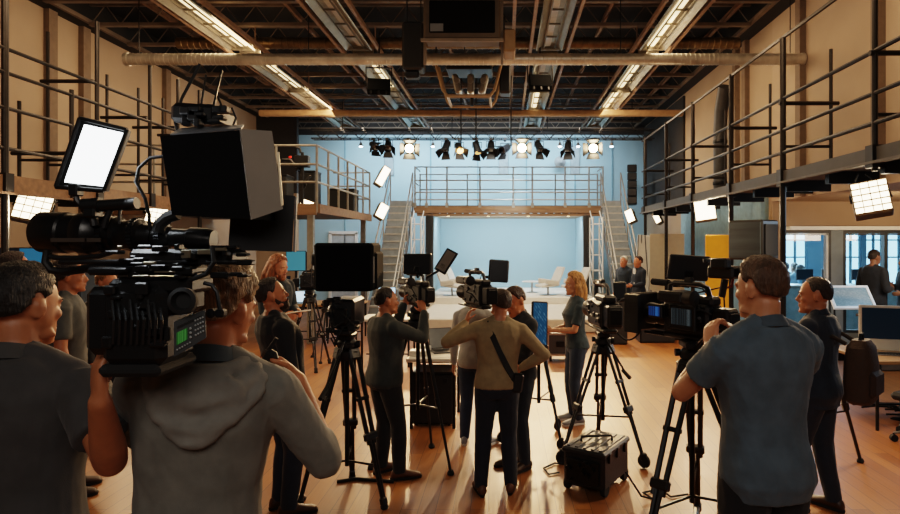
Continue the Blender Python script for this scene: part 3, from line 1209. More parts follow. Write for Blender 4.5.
rows = {'first row from the left': -4.93, 'second row from the left': -2.74, 'third row from the left': .83, 'right-hand row': 2.77}
for nm, X in rows.items():
    for i, (y0, L) in enumerate(((5.2, 3.4), (8.75, 2.5), (11.6, 2.6), (14.4, 1.9), (17.3, 1.4))):
        on = (i, X) in ((0, -4.93), (1, -4.93), (0, 2.77), (1, 2.77), (2, 2.77), (3, 2.77), (2, -4.93), (3, .83), (2, -2.74))
        linear('metal trough ceiling light, %s, %s' % (nm, ['nearest the camera', 'passing over the spiral duct', 'second past the spiral duct', 'before the tan pipe', 'beyond the tan pipe'][i]), X, y0, L, on)

# ---- air unit, speaker and frame hanging in the middle
t = thing('air_unit', 'big boxy black air unit hanging from the middle of the ceiling', 'air conditioner', (P(464, 0, 8.2).x, 8.2, 4.66))
MB().box((0, -.18, .28), (1.0, .34, .54), bev=.02).build('casing', mat('unit_brown', '#4a3d2f', .6, .3), t)
MB().box((0, -.36, .30), (.86, .03, .42), bev=.01).build('front_panel', mat('panel_matte_black', '#050506', .9, spec=.1), t)
MB().box((-.33, -.38, .15), (.17, .012, .10)).build('label_plate', GREY, t, 0)
m = MB()
for x in (-.52, .52):
    m.box((x, -.1, .55), (.035, .05, 1.6))
m.box((0, -.36, -.01), (1.08, .05, .035)).box((0, -.36, .57), (1.08, .05, .03)).build('hanging_frame', JOIST, t, 0)
MB().box((.62, 0, .05), (.16, .4, .3), bev=.02).build('side_box', mat('unit_tan', '#7b6245', .6, .3), t)
for xx, rr in ((.2, .12), (-.25, .08)):
    MB().cyl((xx, 0, .54), (xx, 0, 1.5), rr, n=16).build('pipe', DARK, t)

t = thing('hanging_speaker', 'tall black speaker hanging from the ceiling left of the air unit', 'speaker', P(414, 72, 8.6))
h = .68
MB().box((0, 0, h / 2), (.30, .28, h), bev=.025).build('cabinet', BLACK, t)
MB().box((0, -.145, h / 2), (.25, .02, h - .08), bev=.01).build('grille', mat('speaker_grille', '#161616', .7, bump=.6, bscale=400), t)
MB().box((-.02, 0, -.05), (.2, .16, .1), bev=.02).build('bracket', DARK, t)
m = MB()
for x in (-.1, .1):
    m.cyl((x, 0, h), (x, 0, 5.95 - t.location.z), .009, n=6)
m.build('hanger', DARK, t)

t = thing('ceiling_frame', 'square hanging lift frame with pale tubes and gear inside, below the air unit', 'frame', (P(470, 0, 10.6).x, 10.6, 4.5))
fw, fl = .98, .8
m = MB()
for s in (-1, 1):
    m.tube([(s * .60, -.4, .72), (s * .44, -.4, .1), (s * .36, -.4, .0)], .026, 8)
    m.tube([(s * .60, .4, .72), (s * .44, .4, .1), (s * .36, .4, 0)], .026, 8)
m.tube([(-.36, -.4, 0), (.36, -.4, 0), (.36, .4, 0), (-.36, .4, 0)], .028, 8, closed=True)
m.build('frame', mat('tan_tube', '#9c8262', .45, .3), t)
for s in (-.22, .02, .24):
    MB().box((s, -.1, .26), (.11, .3, .34), rot=(0, s, 0), bev=.03).cyl((s, -.28, .30), (s, -.20, .30), .05, n=14).build('motor', mat('motor_grey', '#7c766c', .35, .7), t)
MB().box((0, 0, .55), (.8, .6, .12), bev=.02).build('plate', DARK, t)
MB().box((.62, .05, .4), (.2, .3, .55), bev=.03).build('side_box', BLACK, t)
m = MB()
for x in (-.6, .6):
    m.cyl((x, 0, .7), (x, 0, 1.5), .015, n=6)
m.cyl((.05, -.3, 0), (.05, -.3, -.15), .03, n=8)
m.build('hanger', DARK, t)
for i, (x, yb, Y) in enumerate(((461, 150, 12.6), (476, 142, 12.6), (630 - 119, 146, 13.0))):
    p = P(x, yb, Y)
    tag(MB().tube([p, (p.x, Y, 5.4), (p.x + .02 * (i - 1), Y, 5.98)], .014, 6).build('hanging_cable', RUBBER),
        ['thin black cable hanging left of centre over the stage', 'thin black cable hanging just right of its twin below the lift frame', 'long black cable hanging from the duct down to the truss'][i], 'cable')


def flood_hang(label, px, py, Y, w):
    p = P(px, py, Y)
    t = thing('hanging_floodlight', label, 'floodlight', p, R(8))
    MB().box((0, 0, -.05), (w, .14, w * .72), rot=(R(-28), 0, R(0)), bev=.015).build('body', mat('panel_matte_black', '#050506', .9, spec=.1), t)
    m = MB()
    for s in (-1, 1):
        m.box((s * w * .56, 0, .12), (.02, .05, .36))
    m.box((0, 0, .30), (w * 1.16, .05, .02)).cyl((0, 0, .3), (0, 0, 5.95 - p.z), .016, n=8)
    m.build('yoke', RAILM, t)
    m = MB()
    for s in (-1, 0, 1):
        m.box((s * w * .33, -.085, -.10), (.03, .02, w * .62), rot=(R(-28), 0, 0))
    m.build('fins', DARK, t, 0)


flood_hang('black floodlight hanging left of the centre frame', 379, 84, 11.2, .42)
flood_hang('black floodlight hanging right of the centre frame', 540, 80, 11.2, .42)

# ---- small fittings on the far walls
t = thing('dish_lamp', 'round grey dish lamp on the blue back wall above the bridge', 'lamp', P(560, 162, 20.7))
MB().lathe([(.04, .16), (.17, .03), (.20, -.01), (.17, 0), (.04, .10)], axis=(0, -1, 0), n=22).build('dish', mat('dish_grey', '#8f979a', .5), t)
MB().cyl((0, 0, 0), (0, .32, 0), .03, n=8).build('wall_bracket', GREY, t)
t = thing('wall_duct', 'dark vertical duct bent at its top, on the right tan wall behind the catwalk rails', 'duct', (4.66, 13.0, 2.95))
MB().tube([(0, 0, 0), (0, 0, 1.5), (0, -.05, 1.9), (-.02, -.35, 2.35)], .14, 14).build('pipe', mat('duct_grey', '#3e3f40', .5, .5), t)
for z in (.3, 1.2):
    MB().lathe([(.15, 0), (.155, .02), (.155, .06), (.15, .08)], c=(0, 0, z), n=16).build('clamp', DARK, t)

# ---- truss with spotlights
TY = 17.0
TRUSSM = mat('truss_black', '#09090b', .8)
zt0, zt1 = P(0, 139, TY).z, P(0, 130, TY).z
t = thing('lighting_truss', 'black lattice lighting truss across the hall above the stage', 'truss', (0, TY, zt0))
h = zt1 - zt0
xa, xb = -5.45, 4.2
for dy in (-.14, .14):
    for dz in (0, h):
        MB().cyl((xa, dy, dz), (xb, dy, dz), .02, n=6).build('chord', TRUSSM, t)
m = MB()
k = 36
for i in range(k):
    a, b = xa + (xb - xa) * i / k, xa + (xb - xa) * (i + 1) / k
    for dy in (-.14, .14):
        m.cyl((a, dy, 0 if i % 2 else h), (b, dy, h if i % 2 else 0), .010, n=5)
    m.cyl((a, -.14, 0), (a, .14, 0), .01, n=5)
m.build('lattice', TRUSSM, t)
for x in (-4.6, -1.5, 1.2, 3.6):
    MB().cyl((x, 0, h), (x, 0, 6.0 - zt0), .012, n=6).build('hanger', TRUSSM, t)

GLOW = mat('spot_glow', '#fff0d0', emit='#ffdfae', estr=60)
GLOWC = mat('spot_glow_cool', '#eaf6ff', emit='#dff1ff', estr=30)


def spotlight(label, px, py, tilt, pan, glow, big=1.0, barn=True):
    p = P(px, py, TY)
    t = thing('stage_spotlight', label, 'spotlight', (p.x, TY, zt0), 0, 'stage spotlights clamped under the truss')
    dz = p.z - zt0
    m = MB().box((0, 0, -.02), (.07, .36, .07)).cyl((0, 0, -.03), (0, 0, dz + .2 * big), .016, n=8)
    w = .13 * big
    m.tube([(-w, 0, dz), (-w, 0, dz + .16 * big), (w, 0, dz + .16 * big), (w, 0, dz)], .012, 6)
    m.build('yoke', DARK, t)
    rm = Matrix.Rotation(R(pan), 3, 'Z') @ Matrix.Rotation(R(tilt), 3, 'X')
    ax = rm @ Vector((0, -1, 0))
    c = Vector((0, 0, dz))
    b = MB().lathe([(.03, -.20), (.085, -.19), (.10, -.12), (.105, .06), (.12, .10), (.12, .16), (.10, .16)] and
                   [(r * big, z * big) for r, z in [(.03, -.20), (.085, -.19), (.10, -.12), (.105, .06), (.12, .10), (.12, .16)]], c=c, axis=ax, n=16)
    b.build('body', BLACK, t)
    MB().lathe([(.10 * big, 0), (.08 * big, .012)], c=c + ax * .155 * big, axis=ax, n=16).build('lens', glow or GLASSB, t)
    if barn:
        q = rot_to(ax)
        for i, (dx, dy) in enumerate(((1, 0), (-1, 0), (0, 1), (0, -1))):
            cc = c + ax * .23 * big + q @ Vector((dx * .15 * big, dy * .15 * big, 0))
            d = (ax * .8 + q @ Vector((dx * .5, dy * .5, 0))).normalized()
            sd = q @ Vector((dy, -dx, 0))
            a, e = cc - d * .09 * big, cc + d * .09 * big
            MB().slab([a - sd * .10 * big, a + sd * .10 * big, e + sd * .14 * big, e - sd * .14 * big], .006).build('barn_door', BLACK, t, 0)


spots = [(374, 146, 25, 30, None, 'leftmost on the truss, dark, turned right'), (388, 146, 40, 10, None, 'dark, second from the left end of the truss'),
         (409, 147, 20, 12, GLOW, 'glowing warm at the left end of the bridge'), (446, 147, 55, -20, None, 'dark and steeply tilted, left of centre'),
         (459, 148, 38, 20, mat('spot_amber', '#f0c080', emit='#ffbf70', estr=9), 'glowing dull amber, left of centre'), (477, 148, 62, 30, mat('spot_amber2', '#b08a58', emit='#ffbf70', estr=1.5), 'dim, tilted straight down at the centre'),
         (491, 147, 50, 0, None, 'dark with pale lens just right of centre'), (505, 149, 28, -35, None, 'dark and turned to the side right of centre'),
         (522, 147, 16, -2, GLOW, 'glowing brightest, right of centre'), (539, 147, 48, 25, None, 'dark between the two right-hand glowing ones'),
         (568, 147, 55, -10, None, 'dark, hanging over the right part of the bridge'), (594, 147, 18, -14, GLOW, 'glowing warm at the right end of the truss')]
for px, py, ti, pa, g, nm in spots:
    spotlight('black stage spotlight ' + nm, px, py, ti, pa, g, 1.35 if g is GLOW else 1.0)
for i, px in enumerate((363, 434, 559, 577, 610)):
    p = P(px, 144, TY + .4)
    t = thing('pin_spot', ['leftmost small cool white lamp', 'small cool white lamp above the left of the bridge', 'small cool white lamp right of centre', 'small cool white lamp beside the right dark spotlight', 'rightmost small cool white lamp'][i] + ' under the truss', 'lamp', (p.x, TY + .14, zt0), 0, 'small cool lamps under the truss')
    dz = p.z - zt0
    MB().cyl((0, 0, 0), (0, 0, dz), .012, n=6).lathe([(.03, 0), (.06, -.10), (.055, -.11)], c=(0, 0, dz), n=12).build('housing', GREY, t)
    MB().ell((0, 0, dz - .11), (.05, .05, .03)).build('bulb', GLOWC, t)

# ---- warm flood panels with egg-crate grids
PANEL = mat('panel_glow', '#fff1d8', emit='#ffe6bd', estr=9)
PANELH = mat('panel_housing', '#5a4c3c', .5, .4)


def flood(label, px, py, Y, w, h, pan, tilt, rows_=4, cols=4, up=.35, rollz=0, mat_=None, side=.14, arm=True):
    c = P(px, py, Y)
    t = thing('grid_floodlight', label, 'floodlight', c)
    rm = Matrix.Rotation(R(pan), 3, 'Z') @ Matrix.Rotation(R(tilt), 3, 'X') @ Matrix.Rotation(R(rollz), 3, 'Y')
    def q(x, y, z):
        return rm @ Vector((x, y, z))
    m = MB()
    m.box(q(0, side / 2 + .012, 0), (w * 1.06, side, h * 1.06), rot=rm, bev=.012).build('housing', PANELH, t)
    MB().box(q(0, 0, 0), (w, .012, h), rot=rm).build('diffuser', mat_ or PANEL, t, 0)
    g = MB()
    for i in range(cols + 1):
        g.box(q(-w / 2 + w * i / cols, -.018, 0), (.008, .03, h), rot=rm)
    for i in range(rows_ + 1):
        g.box(q(0, -.018, -h / 2 + h * i / rows_), (w, .03, .008), rot=rm)
    g.build('grid', mat('grid_tan', '#8d7350', .6), t, 0)
    if arm:
        y = MB()
        for s in (-1, 1):
            y.tube([q(s * w * .56, side / 2, 0), q(s * w * .56, side, h * .3), Vector((s * .04, q(0, side, 0).y, up))], .011, 6)
        y.build('bracket', DARK, t)


flood('warm grid floodlight under the left catwalk, left of the white light panel', 33, 207, 7.6, .36, .36, 38, -16, rollz=14, up=.30)
flood('warm floodlight under the left catwalk behind the big lens rig', 157, 213, 10.2, .30, .36, 30, -14, rollz=12, up=.25)
flood('big square grid floodlight under the right catwalk, upper right of the picture', 871, 197, 6.3, .33, .34, -32, -14, rollz=-10, up=.26, rows_=5, cols=4, side=.2)
flood('plain warm floodlight under the middle of the right catwalk, above the big monitor', 705, 210, 11.2, .36, .38, -22, -10, rollz=-8, up=.1, rows_=1, cols=1)
flood('small white floodlight under the far end of the right catwalk, beside the tall speaker', 630, 216, 15.6, .20, .34, -35, -10, rollz=-25, up=.1, rows_=1, cols=1)
flood('narrow warm floodlight under the right catwalk, between its bigger neighbours', 657, 218, 15.0, .14, .28, -40, -10, rollz=-30, up=.1, rows_=1, cols=1)
flood('slim tilted light panel on top of the far left balcony rail', 383, 176, 15.8, .20, .56, 35, -10, rollz=32, up=-.3, rows_=1, cols=1)
flood('slim tilted light panel below the far left balcony', 382, 211, 15.6, .24, .40, 35, -10, rollz=30, up=.1, rows_=1, cols=1)
flood('small warm light under the far left balcony near the black prompter box', 306, 206, 13.2, .26, .26, 25, -14, rollz=20, up=.08, rows_=1, cols=1)

# tall speaker on the blue wall
p = P(632, 205, 19.4)
t = thing('line_speaker', 'tall narrow black line speaker on the blue back wall at the right', 'speaker', p, R(-10))
for i in range(5):
    MB().box((0, .02 * i - .02, .13 + i * .265), (.30, .30, .25), rot=(R(3 * i - 6), 0, 0), bev=.02).build('speaker_box', BLACK, t)
MB().box((0, .82, .9), (.08, 1.52, .08)).build('wall_bracket', DARK, t, 0)
# ------------------------------------------------------------------ tripods, cameras, monitors
def tripod(label, loc, top, feet, casters=False, twin=True, r=.016, spread=.42, group=None, bowl=True, handle=None, dolly=False):
    """Three-legged stand: feet = list of (dx, dy) from loc."""
    t = thing('tripod', label, 'tripod', loc, 0, group)
    hub = top - (.16 if bowl else .03)
    for dx, dy in feet:
        f = Vector((dx, dy, .07 if casters else .02))
        d = f.normalized()
        out = Vector((dx, dy, 0)).normalized()
        side = Vector((-out.y, out.x, 0))
        a = Vector((0, 0, hub)) + out * .07
        m = MB()
        kn = a.lerp(f, .55)
        kn2 = a.lerp(f, .60)
        if twin:
            for s in (-1, 1):
                m.cyl(a + side * .045 * s, kn2 + side * .030 * s, r, n=8)
                m.cyl(kn + side * .016 * s, f + side * .008 * s + out * 0, r * .8, n=8)
            m.box(kn, (.12, .05, .06), rot=rot_to(f - a), bev=.01)
            m.box(a.lerp(f, .97), (.05, .05, .06), rot=rot_to(f - a), bev=.01)
            m.box(a.lerp(f, .30), (.12, .03, .03), rot=rot_to(f - a), bev=.005)
        else:
            m.cyl(a, kn, r * 1.25, n=8).cyl(kn, f, r * .9, n=8)
            m.cyl(kn + (a - kn).normalized() * .05, kn - (a - kn).normalized() * .02, r * 1.7, n=8)
        m.box(a, (.11 if twin else .05, .05, .09), rot=rot_to(f - a), bev=.012)
        lg = m.build('leg', BLACK, t)
        m = MB()
        if casters:
            m.lathe([(.016, -.014), (.055, -.016), (.062, 0), (.055, .016), (.016, .014)], c=(dx, dy, .062), axis=side, n=18)
            m.box((dx, dy, .10), (.05, .05, .07), bev=.01)
            m.build('caster', RUBBER, lg)
        else:
            m.lathe([(.028, 0), (.032, .015), (.02, .04)], c=(dx, dy, 0), n=12)
            m.build('foot', RUBBER, lg)
        MB().cyl((0, 0, hub * spread), a.lerp(f, 1 - spread * 1.0) * 1.0, .009, n=6).build('spreader', DARK, t)
    if dolly:
        for i in range(3):
            a, b = feet[i], feet[(i + 1) % 3]
            MB().cyl((a[0], a[1], .10), (0, 0, .12), .022, n=8).build('dolly_bar', GUN, t)
    MB().cyl((0, 0, hub * spread - .04), (0, 0, hub), .018, n=8).build('centre_column', DARK, t)
    m = MB()
    m.lathe([(.085, hub - .05), (.095, hub - .02), (.095, hub + .02), (.06, hub + .03)], n=16)
    if bowl:
        m.lathe([(.05, hub + .02), (.075, hub + .05), (.075, hub + .09), (.055, hub + .11)], n=16)
        m.box((0, 0, hub + .135), (.12, .18, .05), bev=.012)
    m.build('head', BLACK, t)
    if bowl:
        MB().lathe([(.02, 0), (.028, .005), (.028, .03)], c=(.07, 0, hub + .07), axis=(1, 0, 0), n=12).build('knob', GUN, t)
        MB().lathe([(.02, 0), (.024, .005), (.024, .03)], c=(-.07, .02, hub + .08), axis=(-1, 0, 0), n=12).build('knob', GUN, t)
    if handle:
        m = MB().tube([(0, -.05, hub + .12), Vector(handle) * .5 + Vector((0, 0, hub + .06)) * 1.0, Vector(handle) + Vector((0, 0, hub))], .010, 8)
        hp = m.build('pan_handle', DARK, t)
        e = Vector(handle) + Vector((0, 0, hub))
        d = Vector(handle).normalized()
        MB().cyl(e - d * .06, e + d * .05, .017, n=10).build('grip', RUBBER, hp)
    return t


def feet3(rad, a0=90, sq=1.0):
    return [(rad * math.cos(R(a0 + 120 * i)), rad * math.sin(R(a0 + 120 * i)) * sq) for i in range(3)]


def cam_rig(label, loc, rz, k=1.0, lens='long', matte=False, side_screen=False, handle=True, seed=0, viewer=True, shoulder=False, tilt=0):
    """Shoulder-size video camera, lens along +y, origin under the body."""
    t = thing('video_camera', label, 'video camera', loc, rz)
    t.rotation_euler = (R(tilt), 0, rz)
    g = random.Random(seed)
    S = k
    def b(c, s, bev=.01):
        return [c[i] * S for i in range(3)], [x * S for x in s], bev * S
    m = MB()
    for c, s in (((0, .0, .12), (.13, .30, .17)), ((0, -.06, .22), (.09, .20, .05)), ((.0, .0, .02), (.10, .34, .03))):
        cc, ss, bb = b(c, s, .014)
        m.box(cc, ss, bev=bb)
    for i in range(16):
        sd = g.choice((-1, 1))
        cc, ss, bb = b((sd * .068, g.uniform(-.13, .13), g.uniform(.06, .19)), (.014, g.uniform(.02, .07), g.uniform(.012, .035)), .004)
        m.box(cc, ss, bev=bb)
    body = m.build('camera_body', BLACK, t)
    m = MB()
    for i in range(12):
        sd = g.choice((-1, 1))
        p = Vector((sd * .075 * S, g.uniform(-.13, .13) * S, g.uniform(.07, .18) * S))
        MB().cyl(p, p + Vector((sd * .008 * S, 0, 0)), .008 * S, n=8).build('knob', GREY, body)
    m = MB()
    cc, ss, bb = b((0, -.21, .12), (.10, .10, .14), .012)
    m.box(cc, ss, bev=bb)
    m.box([0, -.265 * S, .12 * S], [.08 * S, .012 * S, .1 * S], bev=.004 * S)
    m.build('battery', GUN, t)
    m = MB()
    pr = {'long': [(.045, 0), (.062, .02), (.066, .06), (.06, .065), (.062, .12), (.07, .13), (.07, .17), (.060, .18), (.064, .25), (.074, .27), (.074, .31), (.06, .312)],
          'short': [(.045, 0), (.056, .02), (.06, .06), (.054, .065), (.056, .10), (.062, .12), (.062, .15), (.05, .152)]}[lens]
    m.lathe([(r * S, z * S) for r, z in pr], c=(0, .15 * S, .12 * S), axis=(0, 1, 0), n=22)
    ln = m.build('lens', BLACK, t)
    L = pr[-1][1]
    MB().lathe([(.055 * S, 0), (.03 * S, .01 * S)], c=(0, (.149 + L) * S, .12 * S), axis=(0, 1, 0), n=20).build('front_glass', GLASSB, ln)
    if matte:
        m = MB()
        y = (.15 + L) * S
        for z0, w in ((.085, .20), (-.085, .20)):
            m.box((0, y + .05 * S, (.12 + z0) * S), (w * S, .10 * S, .008 * S))
        for x0 in (-.1, .1):
            m.box((x0 * S, y + .05 * S, .12 * S), (.008 * S, .10 * S, .17 * S))
        m.slab([(-.13 * S, y + .04 * S, .21 * S), (.13 * S, y + .04 * S, .21 * S), (.15 * S, y + .17 * S, .25 * S), (-.15 * S, y + .17 * S, .25 * S)], .004)
        m.build('matte_box', BLACK, t, 0)
    m = MB()
    for x in (-.03, .03):
        m.cyl((x * S, -.16 * S, .01 * S), (x * S, (.16 + L) * S, .01 * S), .008 * S, n=8)
    m.build('rods', GUN, t)
    if handle:
        m = MB()
        m.tube([Vector(p) * S for p in ((0, -.12, .23), (0, -.10, .29), (0, -.06, .305), (0, .12, .305), (0, .15, .29), (0, .15, .21))], .014 * S, 8)
        m.box((0, .02 * S, .325 * S), (.03 * S, .05 * S, .03 * S), bev=.005 * S)
        m.build('top_handle', BLACK, t)
        m = MB().cyl((.045 * S, .06 * S, .29 * S), (.045 * S, .30 * S, .30 * S), .013 * S, n=10).cyl((.045 * S, .20 * S, .297 * S), (.045 * S, .32 * S, .30 * S), .02 * S, n=10)
        m.box((.03 * S, .12 * S, .295 * S), (.05 * S, .03 * S, .03 * S))
        m.build('microphone', RUBBER, t)
    if viewer:
        m = MB()
        m.cyl((-.06 * S, .10 * S, .22 * S), (-.13 * S, .08 * S, .24 * S), .012 * S, n=8)
        m.box((-.13 * S, .02 * S, .24 * S), (.07 * S, .17 * S, .06 * S), bev=.012 * S)
        m.lathe([(.03 * S, 0), (.036 * S, .02 * S), (.042 * S, .07 * S), (.03 * S, .072 * S)], c=(-.13 * S, -.05 * S, .24 * S), axis=(0, -1, 0), n=14)
        m.build('viewfinder', BLACK, t)
    if side_screen:
        m = MB().box((-.078 * S, .0, .12 * S), (.012 * S, .22 * S, .13 * S), bev=.004)
        m.build('side_panel', GUN, t)
    m = MB()
    for i in range(4):
        a = Vector((g.choice((-.07, .07)), g.uniform(-.2, -.05), g.uniform(.05, .2))) * S
        e = Vector((g.uniform(-.08, .08), g.uniform(.0, .2), g.uniform(.02, .30))) * S
        mid = (a + e) / 2 + Vector((g.uniform(-.12, .12), g.uniform(-.1, .05), g.uniform(-.06, .12))) * S
        m.tube([a, a.lerp(mid, .5) + Vector((0, 0, .02)), mid, mid.lerp(e, .5), e], .0045 * S, 6)
    m.build('cable', RUBBER, t)
    return t


def screen_mat(name, base, fg, estr, scale=6):
    if name in MATS:
        return MATS[name]
    m = bpy.data.materials.new(name)
    m.use_nodes = True
    N, L = m.node_tree.nodes, m.node_tree.links
    b = N['Principled BSDF']
    tc = N.new('ShaderNodeTexCoord')
    br = N.new('ShaderNodeTexBrick')
    br.inputs['Scale'].default_value = scale
    br.inputs['Color1'].default_value = lin(base)
    br.inputs['Color2'].default_value = lin(fg)
    br.inputs['Mortar'].default_value = lin(base)
    br.inputs['Mortar Size'].default_value = .06
    br.inputs['Bias'].default_value = -.35
    L.new(tc.outputs['Generated'], br.inputs['Vector'])
    L.new(br.outputs['Color'], b.inputs['Base Color'])
    L.new(br.outputs['Color'], b.inputs['Emission Color'])
    b.inputs['Emission Strength'].default_value = estr
    b.inputs['Roughness'].default_value = .2
    MATS[name] = m
    return m


def panel_thing(name, label, cat, c, w, h, yaw, tilt, dep=.035, face=None, back=BLACK, frame=.012, roll=0, post=None, postm=DARK, group=None):
    """Flat monitor or flag: face towards local -y, centre c; post = point its arm ends on (world)."""
    c = Vector(c)
    t = thing(name, label, cat, c, 0, group)
    rm = Matrix.Rotation(R(yaw), 3, 'Z') @ Matrix.Rotation(R(tilt), 3, 'X') @ Matrix.Rotation(R(roll), 3, 'Y')
    MB().box(rm @ Vector((0, dep / 2, 0)), (w, dep, h), rot=rm, bev=min(.01, dep * .3)).build('casing', back, t)
    MB().box(rm @ Vector((0, -.002, 0)), (w - 2 * frame, .006, h - 2 * frame), rot=rm).build('screen', face or SCREENOFF, t, 0)
    if post is not None:
        e = Vector(post) - c
        a = rm @ Vector((0, dep, -h * .25))
        MB().tube([a, a.lerp(e, .4) + (rm @ Vector((0, .02, 0))), e], .012, 8).box(a, (.05, .04, .05), rot=rm, bev=.005).build('arm', postm, t)
    return t


# ---- centre-left prompter tripod --------------------------------------------
pc = P(347, 350, 4.70)
px_, py_ = pc.x, 4.70
tripod('black studio tripod carrying the big black prompter box, left of centre', (px_, py_, 0), 1.30,
       [(-.31, -.20), (.33, -.18), (-.06, .40)], handle=(-.06, -.42, -.22), r=.018, spread=.26)
cz = 1.30
t = thing('prompter_camera', 'studio camera hidden behind a large black prompter hood, on the centre-left tripod', 'video camera', (px_, py_, cz))
m = MB()
m.box((0, 0, .02), (.12, .34, .04), bev=.01).box((0, .02, .16), (.19, .36, .22), bev=.02)
for i in range(22):
    m.box((rnd.uniform(-.11, .11), -.15 + rnd.uniform(-.04, .04), rnd.uniform(.02, .27)), (rnd.uniform(.02, .06), .04, rnd.uniform(.015, .05)), bev=.005)
m.build('camera_body', BLACK, t)
MB().box((0, -.19, .15), (.10, .06, .12), bev=.012).build('battery', GUN, t)
hz = P(0, 267, 4.6).z - cz
m = MB()
m.box((.005, .02, hz), (.455, .30, .37), bev=.02)
m.box((-.01, .02, hz - .17), (.40, .2, .04), bev=.01)
m.box((.225, .05, hz - .03), (.05, .26, .29), bev=.015).box((-.195, .05, hz + .0), (.06, .25, .26), bev=.015)
m.build('prompter_hood', mat('hood_black', '#040405', .9, var=.2, spec=.15), t)
m = MB()
m.slab([(-.235, -.14, hz - .145), (-.23, -.14, hz - .145), (-.23, -.14, hz + .10), (-.235, -.14, hz + .10)], .003)
m.box((.238, -.13, hz - .02), (.008, .01, .20))
m.build('edge_strip', SILVER, t, 0)
m = MB()
m.lathe([(.05, 0), (.06, .03), (.055, .16)], c=(-.14, .16, .15), axis=(-.3, 1, 0), n=16)
m.box((-.25, .08, hz + .05), (.09, .12, .09), bev=.015)
m.build('side_unit', BLACK, t)
m = MB()
for i in range(7):
    a = Vector((rnd.uniform(-.1, .1), -.18, rnd.uniform(.0, .25)))
    b = Vector((rnd.uniform(-.12, .12), -.16, rnd.uniform(-.12, .15)))
    mid = (a + b) / 2 + Vector((rnd.uniform(-.1, .1), -.06, rnd.uniform(-.08, .02)))
    m.tube([a, a.lerp(mid, .5) + Vector((0, -.02, 0)), mid, mid.lerp(b, .5), b], .006, 6)
m.build('cable', RUBBER, t)

# ---- left operator's camera
lc = P(418, 306, 5.45)
tripod('black tripod under the camera used by the operator in the dark green sweater', (lc.x, lc.y, 0), lc.z, feet3(.42, 80), twin=False, r=.014)
cam_rig('black video camera held by the man in the green-grey sweater, flat monitor above it', lc, R(35), .95, seed=3, lens='short')
panel_thing('field_monitor', 'black flat monitor seen from behind, above the camera of the green-sweater operator', 'monitor', P(418, 264, 5.45), .265, .185, 170, 4, post=lc + Vector((0, 0, .26)))
panel_thing('light_flag', 'slanted grey flap panel leaning right beside the flat monitor over the left operator', 'flag', P(446, 261, 5.55), .125, .235, -8, -20, roll=28, dep=.015, face=mat('flag_grey', '#6f665c', .6), frame=.018, post=lc + Vector((.06, .1, .25)))

# ---- shoulder camera (beige sweater)
sc_ = P(478, 308, 4.72)
cam_rig('black shoulder camera carried by the man in the beige sweater', sc_, R(30), .93, seed=8, lens='short', shoulder=True)
panel_thing('field_monitor', 'small black monitor standing upright above the shoulder camera', 'monitor', P(499, 271, 4.75), .16, .18, 8, -4, roll=4, face=mat('monitor_sheen', '#16181a', .3), post=sc_ + Vector((.05, .05, .24)))

# ---- camera right of the woman
wc = P(603, 331, 5.6)
tripod('tall black tripod on casters to the right of the woman with long blond hair', (wc.x, 5.6, 0), wc.z, [(-.40, -.16), (.32, -.27), (.02, .42)], casters=True, r=.015, spread=.38, handle=(.16, -.30, -.18))
cam_rig('black video camera on the tall tripod right of the blond woman', (wc.x, 5.6, wc.z), R(8), 1.42, seed=21, lens='short', viewer=False)
panel_thing('field_monitor', 'square black monitor right of the tall tripod camera, near the men in suits', 'monitor', P(620, 292, 5.7), .125, .19, -12, 0, roll=-2, face=mat('flag_dark', '#15171b', .5), post=(wc.x, 5.6, wc.z + .2))

# ---- right operator's rig
rc = P(692, 340, 3.75)
tripod('black twin-tube tripod under the camera of the big man in the grey polo', (rc.x, 3.75, 0), rc.z, [(-.44, -.42), (.22, .58), (.42, -.40)], casters=True, r=.018, spread=.34, handle=(-.10, -.72, .33), dolly=True)
zc = rc.z
t = cam_rig('large black camera with glowing side displays, worked by the big man in the grey polo', (rc.x, 3.75, zc), R(34), 1.15, seed=5, lens='short', side_screen=False)
o = MB()
o.box((-.115, -.02, .15), (.02, .20, .15), bev=.006)
o.build('display_housing', BLACK, t)
MB().box((-.127, -.02, .155), (.006, .15, .10)).build('display', screen_mat('disp_grey', '#1a2226', '#8fa2a8', .5, 9), t, 0)
MB().box((-.118, .20, .17), (.012, .09, .06)).build('display', screen_mat('disp_blue', '#0c1c3a', '#3f86d8', 1.6, 5), t, 0)
MB().box((-.105, .20, .17), (.03, .12, .09), bev=.006).build('display_housing', BLACK, t)
m = MB()
m.box((0, .42, .14), (.30, .03, .26), bev=.01).box((-.14, .37, .14), (.03, .12, .25)).box((.14, .37, .14), (.03, .12, .25))
m.build('front_shade', BLACK, t)
panel_thing('field_monitor', 'wide black flag monitor tilted back over the right-hand camera', 'monitor', P(688, 267, 3.9), .27, .165, 182, -14, roll=-4, post=P(693, 284, 3.85), back=mat('flag_black', '#101113', .6))
m = MB()
m.box((0, 0, 0), (.12, .16, .07), bev=.012).box((.06, .1, .06), (.2, .03, .025), bev=.006).box((-.08, -.02, .05), (.06, .1, .06), bev=.01)
m.cyl((0, 0, -.04), (0, .02, -.14), .02, n=10).lathe([(.03, 0), (.04, .02), (.045, .09)], c=(.02, -.08, 0), axis=(0, -1, 0), n=14)
t2 = thing('viewfinder_unit', 'black eyepiece unit with small levers just in front of the right-hand man\'s face', 'viewfinder', P(725, 272, 3.35), R(40))
m.build('housing', BLACK, t2)
MB().tube([(.05, 0, .02), (.14, .02, .0), (.12, .03, -.09), (.05, .05, -.10)], .008, 6).build('cable', mat('red_cable', '#7a1c14', .5), t2)
MB().box((.02, .05, .05), (.14, .02, .012)).build('lever', SILVER, t2, 0)

